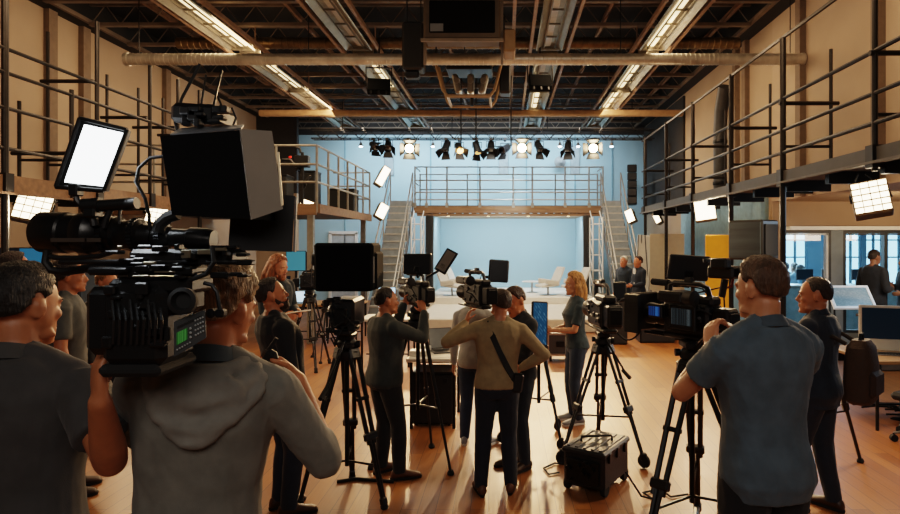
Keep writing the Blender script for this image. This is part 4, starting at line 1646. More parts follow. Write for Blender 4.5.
# ---- small tripod stand behind the man with the backpack
tripod('small black light stand whose leg shows behind the man with the brown backpack', (2.82, 5.35, 0), 1.15, [(.42, .12), (-.3, .3), (-.1, -.42)], twin=False, r=.018, bowl=False)

# ---- monitor stand behind the man in the beige sweater
mc = P(538, 323, 6.05)
tripod('black stand on casters holding the tall blue screen, right of the beige sweater man', (.34, 6.05, 0), .98, [(-.36, -.05), (.20, -.30), (.22, .34)], casters=True, twin=False, r=.016, bowl=False, spread=.45)
panel_thing('tall_monitor', 'upright monitor with a blue screen standing behind the man in the dark shirt', 'monitor', (.35, 6.02, 1.19), .17, .45, 14, -10, roll=4, face=screen_mat('blue_ui', '#24557e', '#5d93bb', .3, 4), post=(.34, 6.05, .97), frame=.016)

# ---- left background tripods
tripod('small black tripod in the left background beside the person with long reddish hair', (P(310, 0, 9.6).x, 9.6, 0), P(0, 290, 9.6).z, feet3(.42, 60), twin=True, r=.014)
cam_rig('small dark camera on the tripod in front of the left background desk', (P(310, 0, 9.6).x, 9.6, P(0, 290, 9.6).z), R(-70), 1.0, seed=12, lens='short')
tripod('slim dark tripod in the left background, right of the small camera tripod', (P(327, 0, 10.3).x, 10.3, 0), P(0, 300, 10.3).z, feet3(.36, 30), twin=False, r=.013)

# ---- floor case with cables and wheels
t = thing('equipment_case', 'rugged black equipment case on wheels on the wooden floor under the tall tripod', 'case', (.76, 4.98, 0), R(-33))
W_, D_, H_ = .36, .52, .30
MB().box((0, 0, .05 + H_ / 2), (W_, D_, H_), bev=.025).build('case_body', mat('case_black', '#131314', .5, bump=.2, bscale=80), t)
m = MB().box((0, 0, .05 + H_ - .015), (W_ + .02, D_ + .02, .05), bev=.015)
for i in range(5):
    m.box((-.14 + .07 * i, 0, .05 + H_ + .012), (.03, D_ - .04, .012), bev=.004)
m.build('lid', mat('case_lid', '#232425', .45), t)
for s in (-1, 1):
    for q in (-.16, 0, .16):
        MB().box((s * (W_ / 2 + .008), q, .05 + H_ - .05), (.02, .05, .08), bev=.006).build('latch', GUN, t)
MB().tube([(-.10, -.08, H_ + .06), (-.10, -.08, H_ + .10), (.10, .08, H_ + .10), (.10, .08, H_ + .06)], .011, 8).build('handle', DARK, t)
for sx in (-1, 1):
    for sy in (-1, 1):
        MB().lathe([(.015, -.018), (.05, -.02), (.055, 0), (.05, .02), (.015, .018)], c=(sx * (W_ / 2 - .02), sy * (D_ / 2 - .06), .056), axis=(1, 0, 0), n=16).build('wheel', RUBBER, t)
m = MB()
m.box((0, -D_ / 2 - .012, .19), (.28, .03, .18), bev=.006)
for i in range(14):
    p = Vector((rnd.uniform(-.12, .12), -D_ / 2 - .03, rnd.uniform(.12, .27)))
    m.cyl(p, p + Vector((0, -.03, 0)), rnd.uniform(.008, .018), n=8)
m.build('connector_panel', GUN, t)
MB().lathe([(.02, 0), (.09, .004), (.10, .02), (.09, .036), (.02, .04)], c=(-W_ / 2 - .01, .1, .16), axis=(-1, 0, 0), n=20).build('cable_drum', RUBBER, t)
for i, (pts, lb) in enumerate((
        ([(.95, 4.72, .2), (1.05, 4.62, .05), (1.15, 4.66, .012), (1.1, 4.78, .012), (1.25, 4.85, .012), (1.30, 4.7, .012), (1.45, 4.75, .012)], 'black cable spilling from the equipment case towards the right-hand tripod'),
        ([(.47, 5.2, .012), (.38, 5.16, .012), (.34, 5.3, .012), (.45, 5.42, .012), (.60, 5.38, .012)], 'thin black cable loop on the floor left of the equipment case'))):
    tag(MB().tube(pts, .008, 6).build('floor_cable', RUBBER), lb, 'cable')
tag(MB().tube(droop((wc.x + .05, 5.5, wc.z + .12), (P(662, 0, 5.0).x, 5.2, 1.55), .28, 16), .008, 6).build('hanging_cable', RUBBER), 'black cable drooping from the tall tripod camera to the right-hand rig', 'cable')

tag(MB().tube([(-1.40, 5.0, .012), (-1.25, 5.06, .012), (-1.05, 5.02, .012), (-.93, 5.0, .012)], .014, 6).build('floor_cable', RUBBER), 'short thick black cable on the floor behind the centre-left tripod', 'cable')
# ------------------------------------------------------------------ the big foreground camera rig, built around its lens axis
# Everything here is fixed to one camera; the lens points to the left (-x).
RY = 1.62
def G(x, y, d=0):
    return P(x, y, RY + d)
px1 = RY / FOC                                       # metres per pixel at the rig
rig0 = G(190, 345)
rig = thing('broadcast_camera', "huge black camera rig with a long lens pointing left, on the hooded man's shoulder", 'video camera', rig0)


def g(x, y, d=0.0):
    return G(x, y, d) - rig0


def ln(x0, x1, y0, y1, prof, name, m_, n=28, d=.055, parent=rig):
    a, b = g(x0, y0, d), g(x1, y1, d)
    L = (b - a).length
    return MB().lathe([(r * px1, f * L) for f, r in prof], c=a, axis=b - a, n=n).build(name, m_, parent)


LENSB = mat('lens_black', '#0b0b0c', .33, var=.25, bump=.03, bscale=120)
lens = ln(41, 107, 232, 234, [(0, 15), (0, 19.5), (.03, 21), (.40, 21.5), (.43, 20), (.60, 20), (.64, 22), (.80, 22.5), (.84, 20.5), (1, 20)], 'lens', LENSB)
ln(39.5, 42, 232, 232, [(0, 3), (.9, 16), (1, 19)], 'front_glass', GLASSB, parent=lens)
ln(106, 155, 233, 237, [(0, 16), (.05, 18), (.25, 18), (.3, 15), (.45, 15), (.5, 16.5), (.7, 16.5), (.75, 13), (1, 12.5)], 'zoom_barrel', LENSB)
ln(153, 214, 237, 240, [(0, 11), (.15, 12.5), (.3, 11), (.32, 10), (.6, 10), (.62, 12), (.9, 12), (1, 10)], 'rear_barrel', LENSB)
for x, r in ((109, 18.6), (138, 17), (163, 12.9)):
    c = g(x, 235, .055)
    rg = []
    for xx in (-.007, .007):
        rg.append([c + Vector((xx, (r + (i % 2)) * px1 * math.cos(6.2832 * i / 60), (r + (i % 2)) * px1 * math.sin(6.2832 * i / 60))) for i in range(60)])
    MB().loft(rg).build('focus_ring', GUN, lens, 0)
m = MB().box(g(68, 240, .055 - 21.2 * px1), (34 * px1, .004, 4 * px1)).box(g(94, 240, .055 - 20.4 * px1), (14 * px1, .004, 4 * px1))
m.build('lens_stripe', mat('stripe_dull', '#3c322a', .5), lens, 0)
# grab loop below the lens and the long plate with rods
m = MB().tube([g(48, 250), g(46, 262), g(52, 270), g(64, 272), g(92, 268), g(130, 262), g(200, 262)], 4.2 * px1, 10)
m.tube([g(46, 256), g(58, 258), g(80, 258), g(100, 256), g(112, 252)], 2.6 * px1, 8)
m.build('grab_loop', BLACK, rig)
m = MB()
for d in (-.05, .05):
    m.cyl(g(60, 262, d), g(252, 262, d), 2.6 * px1, n=10)
m.box(g(150, 270), (92 * px1, .14, 8 * px1), bev=.006).box(g(190, 256), (100 * px1, .11, 14 * px1), bev=.01)
m.build('rod_plate', BLACK, rig)
m = MB()
for i in range(40):
    MB().box(g(rnd.uniform(112, 250), rnd.uniform(246, 278), -.07 + rnd.uniform(-.01, .02)), (rnd.uniform(4, 18) * px1, .03, rnd.uniform(2, 7) * px1), bev=.003).build('fitting', mat('fitting_black', '#141415', .35, .3, var=.3), rig)
m = MB()
for x, y, w, h in ((150, 263, 12, 3), (186, 254, 9, 8), (206, 252, 16, 5), (120, 247, 5, 3), (165, 272, 20, 2), (220, 249, 12, 4), (141, 276, 16, 2)):
    MB().box(g(x, y, -.085), (w * px1, .008, h * px1), bev=.002).build('silver_fitting', mat('dull_silver', '#77705f', .4, .7), rig, 0)
# shoe, small top light cylinder and bracket to the LED panel
m = MB().cyl(g(100, 206), g(137, 203), 6 * px1, n=16).cyl(g(84, 206), g(101, 205), 7.5 * px1, n=16)
m.box(g(93, 213), (12 * px1, .04, 10 * px1), bev=.005).cyl(g(93, 215), g(95, 226), 4 * px1, n=10)
m.tube([g(110, 210), g(106, 220), g(104, 228)], 3 * px1, 8).cyl(g(120, 210), g(119, 224), 1.6 * px1, n=6)
m.build('microphone', BLACK, rig)
m = MB().tube([g(76, 188), g(77, 200), g(80, 204), g(90, 206)], 3 * px1, 8).box(g(76, 190), (9 * px1, .03, 12 * px1), bev=.003)
m.build('panel_bracket', BLACK, rig)
# big box hood (prompter) and its grey side, drawn by its corners
zf, zb = -.10, .16
def hood(pts, back, name, m_):
    a = [g(x, y, zf) for x, y in pts]
    b = [g(x, y, zb) for x, y in back]
    MB().loft([a, b]).build(name, m_, rig, 0)
fr_ = [(172, 215), (251, 219), (240, 130), (160, 136)]
a = [g(x, y, zf) for x, y in fr_]
# the box runs back to the right: its right side is the grey flap
bk = [p + Vector((.012, .13, .0)) for p in a]
mb = MB()
mb.add(a + bk, [(0, 1, 2, 3), (7, 6, 5, 4), (0, 4, 5, 1), (3, 2, 6, 7), (0, 3, 7, 4), (1, 5, 6, 2)], 0)
hd = mb.build('prompter_hood', mat('hood_black', '#040405', .9, var=.2, spec=.15), rig, 0)
s0 = [a[1] + Vector((.002, -.002, 0)), a[2] + Vector((.002, -.002, 0))]
mb = MB()
mb.slab([a[1] + Vector((.003, -.004, -.002)), g(283, 209, -.04), g(272, 131, -.04), a[2] + Vector((.003, -.004, .002))], .006)
mb.build('side_flap', mat('flap_grey', '#7d766c', .6, var=.06), hd, 0)
MB().slab([g(281, 206, -.044), g(283, 205, -.044), g(279, 152, -.044), g(277, 152, -.044)], .003).build('bright_edge', mat('edge_pale', '#d8c8a8', .4), hd, 0)
m = MB().slab([g(170, 134, -.06), g(241, 128, -.06), g(244, 124.5, -.0), g(180, 128, -.0)], .004)
m.build('hood_lip', GREY, hd, 0)
# gear on top of the hood
m = MB().box(g(205, 118, .05), (46 * px1, .14, 20 * px1), rot=(0, .05, 0), bev=.012)
for i in range(10):
    m.box(g(rnd.uniform(186, 226), rnd.uniform(108, 124), -.03), (rnd.uniform(4, 12) * px1, .03, rnd.uniform(3, 8) * px1), bev=.003)
m.cyl(g(186, 112, -.01), g(186, 124, -.03), 4 * px1, n=12)
m.build('wireless_unit', BLACK, rig)
m = MB()
for x, tx, ty in ((212, 222, 70), (200, 206, 75), (224, 216, 92)):
    m.cyl(g(x, 112, .02), g(tx, ty, .06), 1.1 * px1, n=6)
m.build('antenna', BLACK, rig)
m = MB().tube([g(180, 140), g(175, 122), g(182, 98), g(196, 72), g(200, 64)], 1.5 * px1, 8)
m.tube([g(166, 156, -.05), g(150, 158, -.05), g(139, 168, -.05), g(136, 182, -.05), g(145, 198, -.05), g(149, 214, -.03), g(150, 230, 0)], 1.7 * px1, 8)
m.tube([g(232, 128), g(236, 118), g(232, 108), g(226, 112)], 1.0 * px1, 6).tube([g(178, 214), g(168, 217), g(160, 224), g(158, 232)], 6 * px1, 10)
m.tube([g(212, 246, -.09), g(214, 262, -.1), g(206, 274, -.09), g(190, 280, -.08)], 2.2 * px1, 8)
m.build('cable', RUBBER, rig)
# right-hand dark monitor behind the flap
m = MB()
m.add([g(228, 250, .02), g(292, 252, .06), g(295, 196, .06), g(232, 190, .02), g(228, 250, .05), g(292, 252, .09), g(295, 196, .09), g(232, 190, .05)],
      [(0, 1, 2, 3), (7, 6, 5, 4), (0, 4, 5, 1), (1, 5, 6, 2), (2, 6, 7, 3), (3, 7, 4, 0)])
mon = m.build('rear_monitor', mat('monitor_black', '#060607', .6), rig, 0)
MB().slab([g(293, 252, .055), g(295, 252, .055), g(296.5, 197, .055), g(295, 197, .055)], .01).build('monitor_edge', GREY, mon, 0)
# camera head under the plate
m = MB()
m.box(g(150, 322), (62 * px1, .17, 78 * px1), bev=.022).box(g(118, 318), (34 * px1, .15, 66 * px1), bev=.02).box(g(166, 284), (74 * px1, .13, 16 * px1), bev=.01)
m.box(g(176, 300), (40 * px1, .12, 26 * px1), bev=.016).box(g(136, 288, -.02), (30 * px1, .12, 20 * px1), bev=.012)
for i in range(18):
    m.box(g(rnd.uniform(104, 168), rnd.uniform(288, 345), -.088), (rnd.uniform(4, 16) * px1, .02, rnd.uniform(4, 14) * px1), bev=.004)
m.build('camera_body', BLACK, rig)
m = MB()
for i in range(9):
    x = 112 + i * 6
    m.tube([g(x, 300 + (i % 3) * 4, -.09), g(x + 2, 320, -.115), g(x + 1, 344, -.095)], 1.3 * px1, 6)
m.build('body_ridge', mat('ridge_grey', '#26282a', .4, .3), rig)
# eyepiece
MB().lathe([(11 * px1, 0), (12.5 * px1, .01), (12.5 * px1, .03), (9 * px1, .034), (7 * px1, .015)], c=g(186, 301, -.085), axis=(0.15, -1, .1), n=22).build('eyepiece', RUBBER, rig)
# control panel with the small green display
cp = [g(174, 357, -.105), g(206, 338, -.075), g(205, 310, -.075), g(174, 322, -.105)]
pan = MB().slab(cp, .03).build('control_panel', mat('panel_grey', '#3b3e40', .4, .3), rig, 0)
def cpt(u, v, off=.002):
    a_ = cp[0].lerp(cp[1], u)
    b_ = cp[3].lerp(cp[2], u)
    n_ = (cp[1] - cp[0]).cross(cp[3] - cp[0]).normalized()
    if n_.y > 0:
        n_ = -n_
    return a_.lerp(b_, v) + n_ * off
MB().slab([cpt(.08, .30), cpt(.42, .30), cpt(.42, .66), cpt(.08, .66)], .002).build('display', screen_mat('lcd_green', '#2a5a2a', '#5fae5a', .35, 4), pan, 0)
m = MB()
for i in range(4):
    for j in range(4):
        c = cpt(.68 + .08 * i, .30 + .16 * j, .003)
        m.ell(c, (1.0 * px1, .002, 1.0 * px1), nu=8, nv=5)
for q in range(6):
    m.ell(cpt(.10 + q * .08, .16, .003), (1.0 * px1, .002, .9 * px1), nu=8, nv=5)
for q in range(3):
    m.ell(cpt(.52, .32 + .14 * q, .003), (1.3 * px1, .002, 1.3 * px1), nu=8, nv=5)
m.build('button', mat('button_pale', '#85898a', .4), pan)
MB().slab([cpt(.1, .76), cpt(.9, .80), cpt(.9, .88), cpt(.1, .84)], .003).build('panel_slot', BLACK, pan, 0)
# headset arm by the man's head
m = MB().tube([g(204, 283, -.03), g(212, 285, -.03), g(217, 292, -.03), g(219, 304, -.03), g(220, 310, -.03)], 2 * px1, 8)
m.box(g(221, 313, -.03), (9 * px1, .03, 8 * px1), bev=.005).box(g(213, 313, -.02), (8 * px1, .04, 9 * px1), bev=.006)
m.build('headset_arm', GUN, rig)
# shoulder pad
MB().box(g(150, 364, .02), (60 * px1, .2, 12 * px1), bev=.012).build('shoulder_pad', RUBBER, rig)

# white LED panel: a light of its own, clamped to the rig
lp = [G(57, 188), G(106, 190), G(128, 130), G(80, 119)]
c0 = sum(lp, Vector()) / 4
led = thing('led_light', 'square white glowing light panel tilted above the big camera rig', 'light panel', c0)
def lq(x, y, d):
    return G(x, y, d) - c0
out = [lq(57, 187, 0), lq(105, 191, .0), lq(128, 130, .02), lq(81, 118.5, .02)]
MB().add(out + [p + Vector((-.006, .025, 0)) for p in out], [(0, 1, 2, 3), (7, 6, 5, 4), (0, 4, 5, 1), (1, 5, 6, 2), (2, 6, 7, 3), (3, 7, 4, 0)]).build('casing', BLACK, led, 0)
cen = sum(out, Vector()) / 4
inn = [cen + (p - cen) * f + Vector((.006, -.003, 0)) for p, f in zip(out, (.84, .87, .87, .84))]
MB().slab(inn, .004).build('diffuser', mat('led_white', '#ffffff', emit='#f4fbff', estr=5.0), led, 0)
m = MB()
for a, b in zip(out, out[1:] + out[:1]):
    m.cyl(a + Vector((0, -.004, 0)), b + Vector((0, -.004, 0)), 2.2 * px1, n=8)
m.build('rim', BLACK, led)
# ------------------------------------------------------------------ desks, chairs, screens and boxes
DESKT = mat('desk_tan', '#b58a5a', .5, var=.15)


def desk(label, x0, x1, y0, y1, z, top, legm=DARK, castle=False):
    t = thing('desk', label, 'desk', ((x0 + x1) / 2, (y0 + y1) / 2, 0))
    w, d = x1 - x0, y1 - y0
    MB().box((0, 0, z - .02), (w, d, .04), bev=.006).build('tabletop', top, t)
    for sx in (-1, 1):
        for sy in (-1, 1):
            m = MB().cyl((sx * (w / 2 - .05), sy * (d / 2 - .05), .0), (sx * (w / 2 - .05), sy * (d / 2 - .05), z - .04), .018, n=8)
            m.build('leg', legm, t)
    MB().box((0, d / 2 - .05, z - .12), (w - .1, .02, .12)).box((0, 0, .16), (w - .1, .02, .02)).build('brace', legm, t, 0)
    return t


def monitor(label, x, y, z, w, h, yaw, face, case=BLACK, group=None, foot=True, chin=0, post=.10, fr=.015):
    t = thing('monitor', label, 'monitor', (x, y, z), R(yaw), group)
    zc = post + h / 2 if foot else h / 2
    MB().box((0, 0, zc - chin / 2), (w, .03, h + chin), bev=.008).build('casing', case, t)
    MB().box((0, -.017, zc), (w - 2 * fr, .006, h - 2 * fr)).build('screen', face, t, 0)
    if foot:
        m = MB().box((0, .05, zc * .5 + .02), (.05, .02, zc), bev=.004).box((0, .03, .006), (w * .4, .16, .012), bev=.004)
        m.build('stand', case, t)
    return t


def laptop(label, x, y, z, yaw, face, case=SILVER, w=.34, ang=108):
    t = thing('laptop', label, 'laptop', (x, y, z), R(yaw))
    MB().box((0, 0, .009), (w, .24, .018), bev=.004).build('base', case, t)
    MB().box((0, -.02, .0185), (w - .05, .12, .003)).build('keyboard', DARK, t, 0)
    rm = Matrix.Rotation(R(90 - ang), 3, 'X')
    o = Vector((0, .12, .018))
    MB().box(o + rm @ Vector((0, 0, .12)), (w, .010, .24), rot=rm, bev=.003).build('lid', case, t)
    MB().box(o + rm @ Vector((0, -.006, .12)), (w - .02, .003, .22), rot=rm).build('screen', face, t, 0)
    return t


UIB = screen_mat('ui_blue', '#2b6d93', '#9fd0e8', .6, 5)
UID = screen_mat('ui_dark', '#10202c', '#3f6c88', .35, 7)
UIW = screen_mat('ui_white', '#bfe6ff', '#f0fbff', 1.3, 4)
UIT = screen_mat('ui_teal', '#3e8197', '#6db4c8', .6, 4)

# small white table with laptop and the case beneath
desk('small white worktable with papers, beside the man in the beige sweater', -1.06, -.50, 6.42, 7.15, .76, WHITEP, DARK)
laptop('open grey laptop on the small white worktable', -.70, 6.85, .76, 20, mat('laptop_grey', '#8b949a', .4), GREY, .28)
for i, (x, y, w, d, lb) in enumerate(((-.95, 6.62, .2, .14, 'small white box at the left end of the worktable'), (-.92, 6.92, .14, .12, 'little pale box behind the others on the worktable'))):
    tag(MB().box((x, y, .76 + .03), (w, d, .06), bev=.006).build('box', WHITEP), lb, 'box')
tag(MB().box((-.72, 6.56, .7625), (.21, .15, .005), rot=(0, 0, .3)).build('paper_sheet', mat('paper', '#eeeae0', .8, var=.03), None, 0), 'sheet of white paper at the front edge of the worktable', 'paper')
t = thing('storage_case', 'tall black storage case under the small white worktable', 'case', (-.79, 6.74, 0))
MB().box((0, 0, .30), (.46, .42, .55), bev=.02).build('case_body', BLACK, t)
MB().box((0, 0, .58), (.47, .43, .03), bev=.01).build('lid', DARK, t)
for s in (-1, 1):
    MB().box((s * .14, -.215, .50), (.05, .015, .06), bev=.005).build('latch', GUN, t)
    for q in (-1, 1):
        MB().lathe([(.01, -.012), (.022, -.012), (.022, .012), (.01, .012)], c=(s * .18, q * .16, .022), axis=(1, 0, 0), n=12).build('caster', RUBBER, t)

# rolling case by the stage
t = thing('rolling_case', 'grey and black rolling flight case at the foot of the white stage', 'case', (.93, 10.3, 0))
MB().box((0, 0, .29), (.42, .42, .36), bev=.01).build('case_body', mat('case_grey', '#3d3f40', .5), t)
m = MB()
for z in (.12, .47):
    m.box((0, -.213, z), (.43, .02, .035)).box((-.213, 0, z), (.02, .43, .035)).box((.213, 0, z), (.02, .43, .035))
for x in (-.205, .205):
    m.box((x, -.21, .29), (.03, .03, .36))
m.build('edge_trim', SILVER, t, 0)
MB().box((0, -.22, .30), (.14, .015, .09), bev=.004).build('handle', DARK, t)
for sx in (-1, 1):
    for sy in (-1, 1):
        MB().lathe([(.012, -.018), (.045, -.018), (.045, .018), (.012, .018)], c=(sx * .16, sy * .16, .045), axis=(1, 0, 0), n=14).cyl((sx * .16, sy * .16, .05), (sx * .16, sy * .16, .12), .02, n=8).build('caster', RUBBER, t)

# lounge chairs on the stage
CHS = mat('chair_shell', '#cfc8bd', .6, var=.05)


def lounge(label, x, y, z, yaw, k=1.0):
    t = thing('lounge_chair', label, 'chair', (x, y, z), R(yaw), 'pale lounge chairs on the stage')
    rm = Matrix.Rotation(R(-22), 3, 'X')
    m = MB()
    ringsb = []
    for zz, w in ((0, .25), (.15, .27), (.35, .27), (.55, .24)):
        c = Vector((0, .22, .30)) + Matrix.Rotation(R(-24), 3, 'X') @ Vector((0, 0, zz))
        ringsb.append([c * k + Vector((w * k * a, b * k, 0)) for a, b in ((-1, -.05), (-.6, -.012), (0, 0), (.6, -.012), (1, -.05), (1, -.01), (.6, .03), (0, .045), (-.6, .03), (-1, -.01))])
    m.loft(ringsb)
    m.build('backrest', CHS, t, 50)
    MB().box((0, -.03 * k, .29 * k), (.54 * k, .54 * k, .08 * k), rot=(R(5), 0, 0), bev=.03 * k).build('seat', CHS, t)
    for s in (-1, 1):
        MB().box((s * .27 * k, .02 * k, .38 * k), (.05 * k, .44 * k, .14 * k), rot=(R(-8), 0, 0), bev=.02 * k).build('armrest', CHS, t)
    m = MB().cyl((0, 0, .03 * k), (0, 0, .27 * k), .03 * k, n=10).lathe([(.25 * k, 0), (.25 * k, .012 * k), (.05 * k, .03 * k)], n=22)
    m.build('pedestal', SILVER, t)


def at_stage(px, Y):
    return (px - VX) * Y / FOC


lounge('pale lounge chair on the left of the stage, the nearer of the left pair', at_stage(452, 17.1), 17.1, .5, 70)
lounge('pale lounge chair on the left of the stage, the farther of the left pair', at_stage(459, 18.6), 18.6, .5, 75, .95)
lounge('pale lounge chair right of the middle of the stage, its back leaning right', at_stage(548, 17.3), 17.3, .5, -70)
lounge('pale lounge chair at the right of the stage beside the blond woman', at_stage(574, 16.95), 17.0, .5, -75)
t = thing('side_table', 'low round white side table between the stage chairs', 'table', (at_stage(532, 18.2), 18.2, .5))
MB().lathe([(.30, .32), (.31, .33), (.30, .345)], n=24).build('tabletop', WHITEP, t)
MB().cyl((0, 0, .01), (0, 0, .32), .025, n=10).lathe([(.17, 0), (.17, .012), (.04, .03)], n=18).build('pedestal', SILVER, t)

# right desk with the all-in-one computer
desk('wide worktable at the right edge with a silver desktop computer on it', 3.92, 5.6, 6.35, 7.35, .75, mat('desk_wood_dark', '#8c6d4b', .5, var=.15))
ALU = mat('aluminium', '#d6d0c4', .4, .1, var=.04)
monitor('silver desktop computer with a dark screen full of windows, on the right worktable', 4.50, 7.0, .75, .66, .42, -18, UID, ALU, chin=.09, fr=.03)
t = thing('keyboard', 'dark keyboard in front of the silver desktop computer', 'keyboard', (4.22, 6.72, .75), R(-16))
MB().box((0, 0, .008), (.42, .13, .014), bev=.004).build('keyboard_base', GREY, t)
m = MB()
for i in range(14):
    for j in range(4):
        m.box((-.19 + i * .029, -.045 + j * .03, .018), (.023, .024, .007))
m.build('keys', DARK, t, 0)
tag(MB().box((4.60, 6.6, .753), (.46, .26, .005), rot=(0, 0, -.2)).build('desk_mat', mat('blue_mat', '#2c4654', .7), None, 0), 'dark blue mat on the right worktable', 'mat')
t = thing('stacked_laptop', 'pale tray of papers beside the keyboard on the right worktable', 'tray', (4.72, 6.50, .757), R(-12))
MB().box((0, 0, .012), (.30, .22, .02), bev=.004).build('tray_base', GREY, t)
MB().box((0, 0, .024), (.27, .19, .006)).build('papers', WHITEP, t, 0)
# cables and office chair under the right desk
t = thing('office_chair', 'black office chair on casters tucked by the right worktable', 'chair', (4.22, 6.02, 0), R(30))
MB().box((0, 0, .45), (.46, .46, .08), bev=.03).build('seat', mat('chair_black', '#141416', .8), t)
MB().cyl((0, 0, .12), (0, 0, .42), .028, n=10).build('column', SILVER, t)
for i in range(5):
    a = 6.283 * i / 5
    e = Vector((.30 * math.cos(a), .30 * math.sin(a), .085))
    l_ = MB().cyl((0, 0, .13), e, .02, .014, n=8).build('base_arm', SILVER, t)
    MB().lathe([(.01, -.02), (.036, -.02), (.036, .02), (.01, .02)], c=(e.x, e.y, .036), axis=(-math.sin(a), math.cos(a), 0), n=14).cyl((e.x, e.y, .036), e, .012, n=8).build('caster', RUBBER, l_)
for i in range(7):
    y0 = 6.55 + .1 * i
    x0 = 4.5 + rnd.uniform(-.3, .5)
    pts = [(x0 + rnd.uniform(-.3, .3), y0 + rnd.uniform(-.1, .1), .014 + .016 * i) for _ in range(9)]
    tag(MB().tube(pts, .011, 6).build('floor_cable', RUBBER), 'black cable lying in a tangle under the right worktable', 'cable', 'tangled cables under the right worktable')
t = thing('cable_bag', 'dark fabric bag with a red strap among the cables under the right worktable', 'bag', (4.85, 6.9, 0))
m = MB()
m.loft([[Vector((w * math.cos(6.283 * i / 16), d * math.sin(6.283 * i / 16), z)) for i in range(16)] for z, w, d in ((0, .26, .16), (.06, .30, .19), (.2, .29, .18), (.3, .24, .12), (.33, .14, .05))])
m.build('bag_body', mat('bag_grey', '#26282b', .8), t)
MB().tube([(-.18, 0, .3), (-.1, -.02, .42), (.1, -.02, .42), (.18, 0, .3)], .014, 8).build('strap', mat('red_strap', '#8a2219', .6), t)

# slanted light table in the bay
t = thing('light_table', 'slanted white-framed control panel on a thin stand in front of the bay windows', 'control panel', (5.26, 9.1, 0))
c = Vector((-.02, 0, 1.17))
MB().box(c, (.60, .36, .03), rot=Matrix.Rotation(R(52), 3, 'X')).build('panel', screen_mat('mixer', '#6f8f9c', '#a9c0c9', .22, 10), t, 0)
q = Matrix.Rotation(R(52), 3, 'X')
m = MB()
for s in (-1, 1):
    m.box(c + q @ Vector((s * .30, 0, .01)), (.035, .40, .04), rot=q).box(c + q @ Vector((0, s * .185, .01)), (.63, .035, .04), rot=q)
m.build('frame', mat('frame_white_glow', '#eef2f2', .4, emit='#dfe9ec', estr=.25), t, 0)  # slight glow added to make the frame look brighter; it is no lamp
m = MB()
for s in (-1, 1):
    m.cyl((s * .30 - .02, -.10, 1.04), (s * .33, -.20, 0), .014, n=8).cyl((s * .30 - .02, .1, 1.28), (s * .34, .3, 0), .014, n=8)
m.cyl((-.35, -.2, .45), (.35, -.2, .45), .012, n=8)
m.build('stand', GUN, t)
tag(MB().box((6.1, 9.6, .40), (.6, .5, .80), bev=.02).box((6.1, 9.6, .82), (.66, .56, .04), bev=.01).build('side_cabinet', mat('cabinet_brown', '#5a4a3c', .6)), 'low brown cabinet in the bay near the two standing men', 'cabinet')

# big box monitor by the catwalk post
t = thing('studio_monitor', 'big boxy monitor with a grey screen of painted reflections above the right-hand man', 'monitor', P(744, 240, 7.0), R(-52))
MB().box((.06, .10, 0), (.42, .36, .46), bev=.015).build('casing', BLACK, t)
MB().box((.06, -.085, .0), (.38, .02, .41)).build('screen', mat('monitor_reflection', '#4d575e', .22, .3, var=.25, scale=2, stretch=(.5, 1, 6)), t, 0)  # stretched grey bands paint a horizontal reflection into the screen colour
MB().box((.275, .10, 0), (.02, .28, .36)).build('side_grille', RUBBER, t, 0)
hz = t.location.z - .23
m = MB().cyl((.1, .1, -.23), (.1, .1, -hz - .23 + .03), .035, n=10).lathe([(.30, 0), (.30, .02), (.05, .05)], c=(.1, .1, -hz - .23), n=20)
m.build('stand', DARK, t)

# pale flats at the far right
t = thing('curved_flat', 'tall cream coloured curved set panel at the far right', 'panel', (P(667, 0, 14.3).x, 14.3, 0), R(-8))
m = MB()
pts = [(-.40 + .80 * i / 10, .10 * math.sin(math.pi * i / 10)) for i in range(11)]
m.loft([[Vector((a, b, z)) for a, b in pts] + [Vector((a, b + .03, z)) for a, b in pts[::-1]] for z in (.02, 2.22)])
m.build('panel_sheet', mat('cream_panel', '#d8cbb2', .7, var=.04), t, 0)
MB().box((0, .3, .03), (.5, .5, .06), bev=.01).box((0, .2, .6), (.04, .04, 1.2)).build('base_foot', DARK, t, 0)
t = thing('flip_chart', 'leaning white board on an easel at the far right behind the men in suits', 'easel', (P(642, 0, 14.7).x, 14.7, 0))
MB().box((.02, 0, 1.45), (.34, .03, 1.5), rot=(R(-6), R(5), 0), bev=.005).build('board', WHITEP, t)
for dx, dy in ((-.2, -.1), (.2, -.1), (0, .28)):
    MB().cyl((dx * .4, .03, 2.2), (dx, dy, 0), .014, n=8).build('leg', GREY, t)
t = thing('set_flat', 'upright amber yellow set panel at the right behind the big camera', 'panel', (P(717, 0, 10.4).x, 10.4, 0))
MB().box((0, 0, 1.28), (.40, .04, 1.72), bev=.008).build('panel_sheet', mat('amber_panel_glow', '#e09a22', .7, var=.05, emit='#d8860f', estr=.25), t)  # sheet given a faint glow of its own, though no lamp
MB().box((0, .12, .21), (.34, .3, .42), bev=.01).build('base_foot', DARK, t)
for i, (px, Y, w, h, lb) in enumerate(((655, 12.2, .7, .92, 'low black cabinet in front of the cream panel'), (678, 12.6, .5, 1.0, 'second low black cabinet right of the cream panel front'), (610 + 7, 12.0, .34, .95, 'black floor speaker beside the men in suits'))):
    t = thing('floor_cabinet', lb, 'cabinet', (P(px, 0, Y).x, Y, 0))
    MB().box((0, 0, h / 2), (w, .42, h), bev=.015).build('cabinet_body', BLACK, t)
    MB().box((0, -.212, h / 2), (w - .06, .01, h - .08)).build('front_panel', mat('front_dark', '#191a1c', .6), t, 0)
    if i == 0:
        MB().box((-.1, .05, h + .06), (.1, .1, .12), bev=.01).build('small_box', GREY, t)

